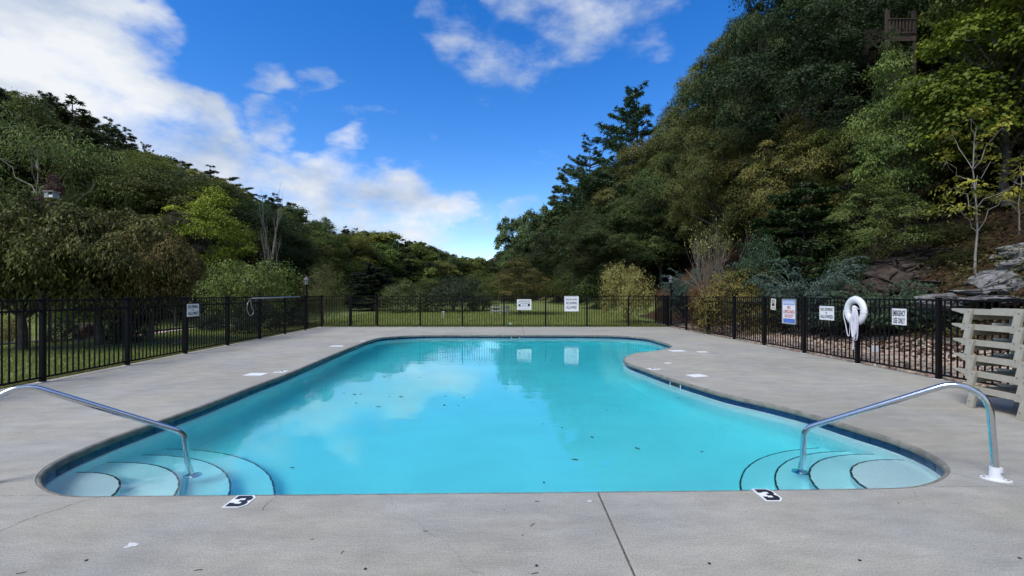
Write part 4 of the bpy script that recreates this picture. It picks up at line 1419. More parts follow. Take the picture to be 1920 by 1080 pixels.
def hero(name, P, u, v_top, Y, w_px, color, label, cat="tree", group=None, z=None, parts=("trunk", "crown"), rz=None, dx=0.0):
    x = x_at(u, Y) + dx
    zb = tz(x, Y) if z is None else z
    hgt = z_at(v_top, Y) - zb
    sx = w_px / F * Y / (2 * P['R'])
    color = tuple(min(c * 1.85, .45) for c in color)
    return plant(name, P, x, Y, hgt / P['h'], sx, color, label, cat, group, _rng.uniform(0, 6.28) if rz is None else rz, z, parts)


SKY_L = [(-300, 90), (-100, 150), (0, 178), (60, 186), (120, 205), (190, 236), (250, 268), (330, 302), (400, 330), (460, 366), (510, 378), (540, 395), (580, 420), (640, 431), (720, 431), (780, 452), (800, 466), (870, 480), (930, 488)]
SKY_R = [(920, 492), (932, 460), (945, 432), (975, 402), (1010, 392), (1040, 374), (1080, 345), (1130, 318), (1180, 300), (1240, 262), (1290, 196), (1330, 150), (1345, 100), (1375, 36), (1395, 0), (1500, -200), (2200, -900)]
def sky_v(tab, u): return float(np.interp(u, [a for a, _ in tab], [b for _, b in tab]))


# ------------------------------------------------------------------ prototypes
BR1 = broad(1, 12, 4.2, 1.8, 0.120, 26, 30, 100, lobe_r=.33, clump_r=.23, fill=.10, droop=.5, flat=.45)
BR2 = broad(2, 13, 4.0, 2.2, 0.115, 30, 28, 100, lobe_r=.31, clump_r=.23, fill=.10, droop=.5, flat=.45)
BR3 = broad(3, 11, 4.6, 1.6, 0.125, 24, 34, 100, lobe_r=.35, clump_r=.21, flat=.35, fill=.10, droop=.4)
FAR1 = broad(11, 13, 4.6, 2.0, 0.30, 20, 26, 36, asp=.7, lobe_r=.34, clump_r=.25, fill=.08)
FAR2 = broad(12, 14, 4.3, 2.2, 0.28, 24, 24, 36, asp=.7, lobe_r=.31, clump_r=.25, fill=.08)
MAPLE = broad(21, 9, 3.4, 1.5, 0.145, 22, 34, 40, flat=.20, asp=.85, lobe_r=.36, droop=.25, clump_r=.28, fill=.25, up=1.0)
LAYER = broad(22, 7, 2.6, 1.0, 0.11, 18, 30, 44, flat=.28, asp=.6, droop=.3, clump_r=.27, up=.9, lobe_r=.36, fill=.15)
DOGW = broad(23, 3.2, 2.0, .6, 0.10, 15, 34, 28, flat=.35, asp=.55, clump_r=.30, stems=3, trunk_r=.05, droop=.45, dome=True)
BRONZE = broad(24, 3.6, 2.7, 1.15, 0.118, 40, 26, 40, flat=.40, asp=.42, clump_r=.26, droop=.75, up=.45, lobe_r=.26, trunk_r=.13, lmat=M_LEAF_DULL, fill=.15)
SHRUB1 = broad(31, 1.6, 1.1, .05, 0.07, 13, 30, 26, flat=.6, clump_r=.30, stems=4, trunk_r=.03, dome=True)
SHRUB2 = broad(32, 2.4, 1.5, .1, 0.085, 14, 32, 28, flat=.4, clump_r=.28, stems=4, trunk_r=.035, dome=True)
BARBERRY = broad(33, 1.7, 1.7, .1, 0.055, 22, 36, 34, flat=.25, clump_r=.30, stems=5, trunk_r=.03, lobe_r=.32, asp=.5, droop=.15, up=1.1, dome=True)
WILLOW = broad(34, 4.2, 2.2, .3, 0.13, 18, 26, 26, flat=.8, asp=.2, clump_r=.34, stems=5, trunk_r=.05, droop=-.2, up=.2, dome=True)
PINE1 = pine(41, 15, 4.6, 24, .22, 5, .34, .30, .065, 1.7, .60, .40, 9)
PINE2 = pine(42, 13, 3.4, 24, .18, 5, .10, .32, .085, 1.5, .66, .40, 9)
PINE3 = pine(43, 12, 4.2, 15, .34, 5, .12, .34, .085, 1.6, .42, .45, 9)
HEML = pine(44, 7, 2.9, 22, .06, 8, .10, .20, .075, 1.9, .45, .55, 8)
JUN1 = juniper(51, 1.9, 2.2, 130, 9, .06)
JUN2 = juniper(52, 1.5, 2.4, 130, 9, .06, (15, 55), .8)
BARE1 = bare(61, 9, 1.6, 1, 4, .11, 1.6, simple("dead_wood", (.26, .24, .22), .9))
BARE2 = bare(62, 3.2, 1.9, 15, 3, .022, 1.0, simple('shrub_bark', (.19, .15, .115), .9), .11, 420)
SAPL = broad(63, 6.2, 1.5, .9, 0.13, 11, 9, 18, flat=.22, asp=.5, lobe_r=.34, clump_r=.36, droop=.3, up=1.0, bark=M_BARK_L, trunk_r=.042, fill=.4)
SUMAC = broad(64, 9, 3.4, 2.5, 0.20, 15, 22, 40, flat=.35, asp=.24, clump_r=.34, droop=.7, trunk_r=.10, fill=.3, bark=M_BARK_L)

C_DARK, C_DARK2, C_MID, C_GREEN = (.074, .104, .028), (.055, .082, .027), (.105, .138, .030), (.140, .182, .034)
C_OLIVE, C_YEL, C_LIME = (.128, .135, .034), (.15, .165, .022), (.12, .165, .020)
C_PINE = (.066, .092, .036)


def jit(c, r, s=.42):
    k = 1 + r.uniform(-s, s)
    return (c[0] * k * (1 + r.uniform(-.18, .22)), c[1] * k, c[2] * k * (1 + r.uniform(-.15, .15)))


# ------------------------------------------------------------------ trees one can tell apart
hero("bronze_tree", BRONZE, 40, 376, 12.3, 330, (.060, .068, .018), "low spreading tree with drooping bronze leaves over the lawn fence", rz=.4)
hero("bronze_tree", BRONZE, 185, 392, 13.2, 280, (.066, .068, .019), "bronze leaved tree between the two others over the lawn fence", rz=2.2)
hero("bronze_tree", BRONZE, 285, 436, 13.9, 190, (.098, .080, .026), "smaller tree with tan drooping leaves left of the NO DIVING sign", rz=4.4)
hero("purple_tree", LAYER, 84, 330, 19.0, 95, (.040, .016, .018), "dark purple leaved tree behind the bird house")
hero("sumac_tree", SUMAC, 70, 222, 24.0, 260, (.085, .115, .030), "tall light green tree with feathery leaves on the slope")
hero("sumac_tree", SUMAC, 190, 262, 26.0, 190, (.072, .100, .026), "light green tree with visible stems right of the tallest feathery one")
hero("yellow_green_tree", LAYER, 375, 350, 24.0, 205, (.125, .155, .016), "bright yellow green bushy tree before the dark ridge")
hero("broadleaf_tree", BR1, 255, 296, 28.0, 190, (.070, .090, .018), "olive green tree left of the bright yellow green one")
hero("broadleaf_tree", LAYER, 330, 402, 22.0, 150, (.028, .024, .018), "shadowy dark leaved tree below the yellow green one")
hero("dogwood_tree", DOGW, 462, 487, 20.5, 185, (.085, .115, .028), "low green layered tree above the rescue pole")
hero("dead_tree", BARE1, 497, 328, 27.5, 62, C_DARK, "tall bare dead tree standing against the cloud")
hero("dead_tree", BARE1, 518, 350, 28.5, 58, C_DARK, "shorter bare dead tree beside the tall dead one")
hero("pine_tree", PINE3, 550, 380, 60.0, 72, C_PINE, "flat topped dark pine on the end of the near ridge")
hero("red_shrub", SHRUB2, 470, 455, 30.0, 125, (.040, .022, .016), "dark reddish brown shrub below the dead trees", "shrub", parts=("stems", "foliage"))
hero("willow_shrub", WILLOW, 605, 490, 23.0, 110, (.085, .095, .032), "loose pale olive shrub with thin upright twigs behind the lamp", "shrub", parts=("stems", "foliage"))
hero("broadleaf_tree", BR2, 595, 410, 48.0, 85, C_DARK2, "dark round tree at the foot of the near ridge")
hero("broadleaf_tree", BR1, 500, 415, 40.0, 95, (.075, .090, .022), "yellowish green tree behind the dead trees")
hero("hemlock_tree", HEML, 700, 495, 36.0, 110, (.020, .030, .020), "low dark evergreen behind the gate")
hero("round_bush", SHRUB2, 762, 528, 34.0, 110, (.055, .070, .024), "rounded olive bush on the far lawn right of the gate", "bush", parts=("stems", "foliage"))
hero("round_bush", SHRUB2, 850, 516, 35.0, 140, (.026, .036, .018), "wide dark rounded bush in the middle of the far lawn", "bush", parts=("stems", "foliage"))
hero("round_bush", SHRUB1, 905, 545, 37.0, 60, (.05, .07, .022), "small light green bush at the edge of the far clearing", "bush", parts=("stems", "foliage"))
hero("pale_tree", FAR1, 745, 474, 85.0, 62, (.115, .130, .075), "pale grey green tree among the dark woods beyond the bushes")
hero("olive_tree", LAYER, 975, 486, 31.0, 125, (.070, .062, .018), "olive brown tree with low crown behind the WARNING sign")
hero("dogwood_tree", DOGW, 1176, 496, 23.2, 105, (.165, .150, .048), "pale yellow dogwood beside the far end of the fence")
hero("pine_tree", PINE1, 1190, 172, 44.0, 235, (.052, .084, .042), "tall pine rising above the ridge against blue sky")
hero("pine_tree", PINE1, 1108, 264, 50.0, 170, (.054, .084, .036), "smaller pine leaning out of the ridge left of the tall one")
hero("pine_tree", PINE2, 1055, 326, 62.0, 110, C_PINE, "slim dark conifer on the ridge nearest the gap")
hero("broadleaf_tree", FAR2, 962, 408, 95.0, 72, C_DARK2, "dark rounded tree at the end of the wooded spur")
hero("broadleaf_tree", FAR1, 1010, 388, 80.0, 80, C_DARK2, "dark tree on the wooded spur below the slim conifer")
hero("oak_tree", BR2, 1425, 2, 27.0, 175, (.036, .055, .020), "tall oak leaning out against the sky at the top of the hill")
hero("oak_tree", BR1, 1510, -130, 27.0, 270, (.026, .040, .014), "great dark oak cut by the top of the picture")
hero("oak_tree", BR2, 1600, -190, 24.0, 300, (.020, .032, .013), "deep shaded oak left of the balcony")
hero("broadleaf_tree", BR3, 1310, 150, 31.0, 180, (.062, .072, .020), "olive tree on the skyline above the bare shrub")
hero("broadleaf_tree", BR1, 1350, 240, 25.0, 200, (.062, .068, .018), "olive leafed tree below the skyline olive one")
hero("broadleaf_tree", BR3, 1240, 300, 34.0, 190, (.045, .066, .018), "mid green tree below the tall pine")
hero("broadleaf_tree", BR2, 1150, 375, 42.0, 160, (.035, .052, .018), "dark green tree above the SHALLOW WATER sign")
hero("broadleaf_tree", LAYER, 1480, 215, 20.0, 190, (.085, .080, .020), "yellowish olive tree in the middle of the hillside")
hero("broadleaf_tree", BR1, 1590, 235, 19.0, 200, (.070, .085, .020), "olive green tree beneath the deep shaded oak")
hero("hemlock_tree", HEML, 1512, 345, 16.5, 235, (.026, .045, .014), "dark green hemlock with layered boughs behind the junipers", z=.9)
hero("broadleaf_tree", LAYER, 1700, 100, 15.5, 200, (.090, .125, .030), "light green tree below the balcony")
hero("maple_tree", MAPLE, 1890, -30, 13.4, 400, (.082, .108, .012), "bright green maple with spreading boughs in the upper corner", z=4.0)
hero("maple_tree", MAPLE, 1830, -70, 18.5, 240, (.062, .085, .012), "darker maple behind the bright corner maple", z=7)
hero("broadleaf_tree", LAYER, 1640, 330, 14.5, 190, (.060, .078, .020), "leafy understorey tree over the rock face")
hero("yellow_sapling", SAPL, 1828, 200, 12.0, 165, (.165, .165, .026), "young tree with yellow leaves above the rocks")
hero("sapling", SAPL, 1912, 290, 12.2, 120, (.14, .15, .03), "thin pale stemmed sapling at the picture edge")
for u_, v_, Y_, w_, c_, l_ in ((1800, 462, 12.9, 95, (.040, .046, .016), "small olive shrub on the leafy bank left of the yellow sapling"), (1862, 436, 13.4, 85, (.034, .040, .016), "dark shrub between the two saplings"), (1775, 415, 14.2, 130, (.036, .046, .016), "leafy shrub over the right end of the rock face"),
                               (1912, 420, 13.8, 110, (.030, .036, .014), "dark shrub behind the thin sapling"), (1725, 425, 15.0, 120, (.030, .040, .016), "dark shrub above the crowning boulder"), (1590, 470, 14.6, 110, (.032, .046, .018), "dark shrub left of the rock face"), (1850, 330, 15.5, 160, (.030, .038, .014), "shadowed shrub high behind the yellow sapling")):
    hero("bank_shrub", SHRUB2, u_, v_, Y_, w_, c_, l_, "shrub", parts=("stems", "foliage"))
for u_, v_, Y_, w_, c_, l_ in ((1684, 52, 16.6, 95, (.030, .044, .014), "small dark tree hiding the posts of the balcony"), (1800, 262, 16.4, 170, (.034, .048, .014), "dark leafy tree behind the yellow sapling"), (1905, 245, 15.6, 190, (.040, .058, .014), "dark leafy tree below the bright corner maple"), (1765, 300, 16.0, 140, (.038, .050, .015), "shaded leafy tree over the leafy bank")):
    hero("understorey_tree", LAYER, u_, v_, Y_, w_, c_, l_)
hero("bare_shrub", BARE2, 1335, 398, 18.5, 130, (.15, .16, .04), "open shrub of pale bare stems with leaves only on top", "shrub", z=.8)
hero("barberry_bush", BARBERRY, 1398, 504, 16.6, 185, (.098, .084, .022), "rounded bush turning yellow and orange behind the fence", "bush", parts=("stems", "foliage"))
hero("barberry_bush", BARBERRY, 1328, 518, 19.6, 85, (.115, .052, .024), "small russet bush at the left of the yellow orange one", "bush", parts=("stems", "foliage"))
JC = (.058, .086, .066)
hero("juniper_bush", JUN1, 1512, 486, 14.2, 180, JC, "blue green juniper with arching sprays left of the life ring", "bush", parts=("stems", "foliage"))
hero("juniper_bush", JUN2, 1655, 526, 12.2, 190, (.050, .078, .042), "olive green juniper behind the life ring", "bush", parts=("stems", "foliage"))
hero("juniper_bush", JUN1, 1290, 505, 22.3, 95, (.050, .085, .065), "blue green juniper beside the far lamp post", "bush", parts=("stems", "foliage"))
hero("juniper_bush", JUN2, 1375, 494, 20.0, 80, JC, "blue green juniper spray under the bare shrub", "bush", parts=("stems", "foliage"), z=.9)
hero("juniper_bush", JUN2, 1760, 560, 11.2, 150, (.030, .048, .030), "dark low juniper behind the EMERGENCY sign", "bush", parts=("stems", "foliage"))
hero("juniper_bush", JUN2, 1600, 562, 13.0, 170, (.030, .045, .034), "dark low juniper below the blue green one", "bush", parts=("stems", "foliage"))
hero("laurel_bush", SHRUB2, 1420, 440, 16.5, 110, (.030, .052, .024), "glossy dark green bush right of the bare shrub", "bush", parts=("stems", "foliage"), z=.9)
# dark shrubs in the garden behind the lawn fence
for u, vt, Y, w, lab in ((118, 592, 14.4, 62, "small dark rounded shrub beside the bronze tree trunk"), (248, 573, 14.0, 88, "dark dense shrub behind the second fence post"), (482, 556, 17.6, 92, "dark spreading shrub below the rescue pole"),
                         (220, 600, 14.6, 50, "small dark shrub at the end of the green lane"), (395, 585, 18.5, 60, "little dark shrub by the pink path"), (20, 595, 16.5, 60, "low yellowish plant beside the pink path"), (545, 575, 21.5, 70, "low dark shrub before the corner lamp")):
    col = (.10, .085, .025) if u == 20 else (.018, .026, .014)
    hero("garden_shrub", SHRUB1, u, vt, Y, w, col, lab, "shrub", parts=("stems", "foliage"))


# ------------------------------------------------------------------ the woods on both hillsides
def woods():
    r = random.Random(5)
    n = 0
    # left hillside
    y = 27.0
    while y < 300:
        sp = 4.6 + (y - 27) * 0.030
        toe = -22.0 + 0.12 * max(min(y, 225) - 20, 0)
        x = toe - r.uniform(-1, 1)
        depth = 30 if y < 120 else 20
        k = 0
        while x > toe - depth:
            yy = y + r.uniform(-.4, .4) * sp; xx = x + r.uniform(-.3, .3) * sp
            u = 960 + F * xx / yy
            if -190 < u < 945:
                zb = tz(xx, yy)
                upl = (toe - xx) / depth
                con = r.random() < (.62 if (upl > .40 and u < 600) else .08)
                P = r.choice((PINE2, PINE2, PINE3, PINE1)) if con else (r.choice((BR1, BR2, BR3)) if yy < 52 else r.choice((FAR1, FAR2)))
                h = r.uniform(9, 15.5) * (1.1 if con else 1)
                lim = z_at(sky_v(SKY_L, u) + (r.uniform(-12, 14) if con else r.uniform(2, 34)) * (1 if yy < 90 else .4), yy) - zb
                h = min(h, lim)
                if h > 3.2:
                    w = r.uniform(.85, 1.15) * (.62 + .38 * h / P['h'])
                    c = C_PINE if con else r.choice((C_DARK, C_DARK, C_MID, C_MID, C_GREEN, C_DARK2))
                    name = "conifer_tree" if con else "forest_tree"
                    far = yy > 80
                    lab = ("dark conifer in the woods on the lawn side hill" if con else ("dark green tree in the distant woods at the end of the valley" if far else "green broadleaf tree in the woods on the lawn side hill"))
                    grp = ("conifers on the lawn side hill" if con else ("trees at the end of the valley" if far else "broadleaf trees on the lawn side hill"))
                    plant(name, P, xx, yy, h / P['h'], w * (.95 if con else 1.05), jit(c, r), lab, "tree", grp, r.uniform(0, 6.28)); n += 1
            x -= sp * r.uniform(.8, 1.15); k += 1
        y += sp * r.uniform(.85, 1.1)
    # conifers standing along the ridge line
    u = -40.0
    while u < 600:
        yy = 46 + max(u, 0) * .045 + r.uniform(-3, 3); xx = x_at(u, yy); zb = tz(xx, yy)
        P = r.choice((PINE2, PINE3, PINE2, PINE1))
        h = z_at(sky_v(SKY_L, u) + r.uniform(-13, 12), yy) - zb
        if h > 4:
            plant("conifer_tree", P, xx, yy, h / P['h'], r.uniform(2.0, 3.4) / P['R'] * 1.1, jit(C_PINE, r, .25), "dark conifer in the woods on the lawn side hill", "tree", "conifers on the lawn side hill", r.uniform(0, 6.28)); n += 1
        u += r.uniform(20, 38)
    nl = n
    # right hillside
    y = 15.0
    while y < 270:
        sp = 3.9 + (y - 15) * 0.030
        toe = 9.6 - 0.10 * max(min(y, 200) - 22, 0) + (6.5 if y < 20 else (4.0 if y < 34 else 0.6))
        x = toe + r.uniform(0, 1.0)
        depth = 24 if y < 60 else 18
        while x < toe + depth:
            yy = y + r.uniform(-.35, .35) * sp; xx = x + r.uniform(-.3, .3) * sp
            u = 960 + F * xx / yy
            if 935 < u < 2080 and not (1560 < u < 1960 and yy < 19) and not (1590 < u < 1790 and yy < 24):
                zb = tz(xx, yy)
                con = r.random() < (.10 if yy > 40 else 0)
                P = PINE2 if con else (r.choice((BR1, BR2, BR3)) if yy < 60 else r.choice((FAR1, FAR2)))
                h = r.uniform(8, 14) * (.75 if xx - toe < 3 else 1)
                lim = z_at(sky_v(SKY_R, u - 28 * min(1, 30 / yy)) + r.uniform(-3, 18), yy) - zb
                h = min(h, lim)
                if h > 3.0:
                    w = r.uniform(.85, 1.15) * (.62 + .38 * h / P['h'])
                    c = C_PINE if con else r.choice((C_DARK, C_DARK, C_MID, C_DARK2, C_OLIVE) if u > 1230 else (C_DARK, C_DARK2, C_DARK2, C_DARK))
                    lab = "dark conifer in the woods on the lounger side hill" if con else ("dark tree on the far wooded spur beyond the far fence" if yy > 55 else "green broadleaf tree in the woods on the lounger side hill")
                    grp = "conifers on the lounger side hill" if con else ("trees on the far spur" if yy > 55 else "broadleaf trees on the lounger side hill")
                    plant("conifer_tree" if con else "forest_tree", P, xx, yy, h / P['h'], w, jit(c, r), lab, "tree", grp, r.uniform(0, 6.28)); n += 1
            x += sp * r.uniform(.85, 1.15)
        y += sp * r.uniform(.85, 1.1)
    # bushes along the foot of the woods
    m = 0
    for i in range(95):
        side = r.random()
        if side < .5:
            yy = r.uniform(24, 90); xx = -21 + .12 * (yy - 20) + r.uniform(-3, 3.5); u = 960 + F * xx / yy
            lab, grp = "green bush at the foot of the lawn side woods", "bushes at the foot of the lawn side woods"
        elif side < .82:
            yy = r.uniform(21, 70); xx = 9.6 - .10 * max(yy - 22, 0) + r.uniform(-.6, 2.4); u = 960 + F * xx / yy
            lab, grp = "dark bush at the foot of the lounger side woods", "bushes at the foot of the lounger side woods"
        else:
            yy = r.uniform(45, 85); xx = r.uniform(-14, 2); u = 960 + F * xx / yy
            lab, grp = "bush at the end of the valley lawn", "bushes at the end of the valley lawn"
        if not (-60 < u < 1960) or (640 < u < 920 and yy < 44) or (1120 < u < 1480 and yy < 34): continue
        P = r.choice((SHRUB2, DOGW, DOGW))
        s = r.uniform(.8, 1.5) * (1.0 if side < .82 else .75)
        plant("woodland_bush", P, xx, yy, s * r.uniform(.8, 1.2), s * 1.15, jit(r.choice((C_DARK, C_MID, C_GREEN) if side < .5 else (C_DARK, C_DARK2, C_MID)), r, .3), lab, "bush", grp, r.uniform(0, 6.28), parts=("stems", "foliage")); m += 1
    print("woods", nl, n - nl, "bushes", m)


woods()

for i_, (x_, y_, h_) in enumerate(((15.5, 11.5, 8.5), (18.5, 9.0, 9.5), (14.8, 7.5, 7.5), (17.0, 5.0, 9.0), (21.5, 12.0, 10), (22.0, 6.5, 10), (14.5, 3.0, 8))):
    P_ = (BR1, BR3, BR2)[i_ % 3]
    plant("forest_tree", P_, x_, y_, h_ / P_['h'], .8, jit(C_DARK, random.Random(i_)), "broadleaf tree on the bank beyond the stacked loungers, outside the view", "tree", "trees on the bank outside the view", i_ * 1.3)

# ------------------------------------------------------------------ rocks, stones, garden, lawn
def rock_mat(name, a, b, moss=(.05, .06, .03)):
    m, nt, p = new_mat(name)
    N, L = nt.nodes.new, nt.links.new
    geo = N('ShaderNodeNewGeometry')
    mp = N('ShaderNodeMapping'); mp.inputs['Scale'].default_value = (1, 1, 3.2); mp.inputs['Rotation'].default_value = (.25, .12, 0)
    L(geo.outputs['Position'], mp.inputs['Vector'])

    def noise(sc, det, v): 
        n = N('ShaderNodeTexNoise'); n.inputs['Scale'].default_value = sc; n.inputs['Detail'].default_value = det; n.inputs['Roughness'].default_value = .65
        L(v, n.inputs['Vector']); return n.outputs[0]
    r = N('ShaderNodeValToRGB'); e = r.color_ramp.elements
    e[0].position = .32; e[0].color = (*a, 1); e[1].position = .68; e[1].color = (*b, 1)
    L(noise(3.0, 9, mp.outputs[0]), r.inputs[0])
    r2 = N('ShaderNodeValToRGB'); e = r2.color_ramp.elements; e[0].position = .55; e[0].color = (0, 0, 0, 1); e[1].position = .68; e[1].color = (1, 1, 1, 1)
    L(noise(2.0, 6, geo.outputs['Position']), r2.inputs[0])
    mx = N('ShaderNodeMix'); mx.data_type = 'RGBA'; L(r2.outputs[0], mx.inputs[0]); L(r.outputs[0], mx.inputs[6]); mx.inputs[7].default_value = (*moss, 1)
    L(mx.outputs[2], p.inputs['Base Color']); p.inputs['Roughness'].default_value = .9; p.inputs['Specular IOR Level'].default_value = .25
    b_ = N('ShaderNodeBump'); b_.inputs['Strength'].default_value = .9; b_.inputs['Distance'].default_value = .05
    L(noise(7, 8, mp.outputs[0]), b_.inputs['Height']); L(b_.outputs[0], p.inputs['Normal'])
    return m


M_ROCK_PALE = rock_mat("pale_rock", (.09, .085, .08), (.34, .335, .33), (.08, .075, .06))
M_ROCK_DARK = rock_mat("brown_rock", (.028, .022, .019), (.115, .085, .068), (.03, .028, .018))


def rock_mesh(seed, mat, npts=16, name="rock"):
    rng = np.random.default_rng(seed)
    bm = bmesh.new()
    for _ in range(npts):
        p = rng.uniform(-1, 1, 3); p = p / max(np.abs(p)) * rng.uniform(.8, 1.0) * np.array([.5, .5, .5])
        bm.verts.new(p)
    bmesh.ops.convex_hull(bm, input=bm.verts)
    bmesh.ops.delete(bm, geom=[v for v in bm.verts if not v.link_faces], context='VERTS')
    bmesh.ops.bevel(bm, geom=bm.edges[:], offset=.03, segments=1, affect='EDGES')
    bmesh.ops.triangulate(bm, faces=bm.faces[:])
    bmesh.ops.subdivide_edges(bm, edges=bm.edges[:], cuts=3, use_grid_fill=True)
    bm.normal_update()
    lay = rng.uniform(-1, 1, 64)
    for v in bm.verts:
        q = (v.co.z + .12 * v.co.x + .5) * 11 + .6 * math.sin(v.co.x * 7 + seed) + .6 * math.sin(v.co.y * 6 + 2 * seed)
        step = lay[int(q) % 64]
        n_ = v.normal.copy(); n_.z *= .25
        v.co += n_ * (.055 * step) + Vector(rng.normal(0, .012, 3))
    me = bpy.data.meshes.new(name); bm.to_mesh(me); bm.free()
    me.materials.append(mat)
    return me


def rocks():
    pale = [rock_mesh(100 + i, M_ROCK_PALE) for i in range(6)]
    dark = [rock_mesh(200 + i, M_ROCK_DARK) for i in range(6)]
    r = random.Random(8)
    lst = [  # u, v centre, width px, height px, Y, pale?, tilt, label
        (1892, 506, 76, 46, 11.2, 1, .12, "largest pale grey block of the outcrop at the picture edge"), (1908, 472, 58, 22, 11.8, 1, .05, "pale slab on top of the outcrop at the picture edge"),
        (1862, 540, 56, 44, 10.9, 1, -.35, "pale angular rock leaning below the largest block"), (1900, 541, 44, 40, 10.8, 1, .2, "dark veined block low at the picture edge"), (1935, 545, 50, 44, 10.7, 1, -.1, "upright block cut by the picture edge"),
        (1858, 560, 80, 10, 10.3, 1, .03, "thin flat pale slab at the foot of the outcrop"), (1912, 567, 100, 10, 10.0, 1, -.03, "long flat slab just above the stacked loungers"), (1890, 528, 60, 12, 11.0, 1, .08, "flat dark slab under the largest block"),
        (1810, 550, 42, 12, 11.0, 1, .0, "narrow pale stone left of the outcrop"), (1758, 563, 34, 24, 10.6, 1, .2, "rounded grey boulder behind the thick fence post"),
        (1806, 564, 40, 10, 10.5, 1, .1, "flat stone beside the rounded grey boulder"), (1846, 520, 34, 20, 11.6, 1, -.2, "small pale rock left of the largest block"), (1872, 484, 34, 16, 11.9, 1, -.15, "small rock beside the top slab of the outcrop"),
        (1955, 500, 110, 70, 11.4, 1, .1, "pale block beyond the picture edge"),
        (1712, 470, 66, 40, 14.4, 0, .1, "brown boulder crowning the rock face"), (1678, 540, 44, 86, 13.6, 0, .40, "broad brown rock face above the olive juniper"),
        (1712, 536, 40, 96, 13.7, 0, .32, "tall leaning slab in the middle of the rock face"), (1748, 534, 44, 90, 13.6, 0, .28, "dark leaning rock at the right of the rock face"),
        (1640, 546, 44, 46, 13.4, 0, .55, "tilted slab at the left foot of the rock face"), (1748, 482, 90, 22, 14.2, 0, .12, "thin brown ledge under the crowning boulder"),
        (1690, 496, 86, 24, 14.1, 0, -.1, "long thin brown ledge across the rock face"), (1792, 494, 80, 34, 14.0, 0, -.05, "short brown ledge at the right of the rock face"),
        (1652, 514, 60, 30, 13.9, 0, -.30, "sloping dark ledge at the left of the rock face"), (1812, 520, 60, 50, 13.8, 0, .2, "mossy dark rock between rock face and yellow sapling"),
        (1735, 556, 90, 44, 12.9, 0, .2, "dark low rock beneath the rock face"), (1600, 556, 60, 40, 13.6, 0, .4, "half buried dark rock under the leafy understorey tree")]
    for i, (u, v, w, h, Y, pl, tilt, lab) in enumerate(lst):
        me = (pale if pl else dark)[i % 6]
        x = x_at(u, Y); z = z_at(v, Y); sx = w / F * Y * 1.15; sz = h / F * Y * 1.25
        o = obj("rock", me, loc=(x, Y, z), rot=(r.uniform(-.12, .12), tilt, r.uniform(-.4, .4)), scale=(sx, max(sx * .9, .8), sz))
        tag(o, lab, "rock", "rocks of the outcrop")
    # boulder and stones in the garden
    for u, v, w, h, Y, lab in ((172, 620, 44, 30, 15.6, "dark boulder beside the pink path"), (150, 640, 22, 8, 14.6, "small pale stone at the edge of the green lane"), (330, 643, 18, 6, 14.0, "small pale stone at the foot of the NO DIVING fence post")):
        x = x_at(u, Y); z = z_at(v, Y)
        tag(obj("garden_rock", (dark if w > 30 else pale)[w % 6], loc=(x, Y, z), scale=(w / F * Y, w / F * Y, h / F * Y)), lab, "rock")


rocks()


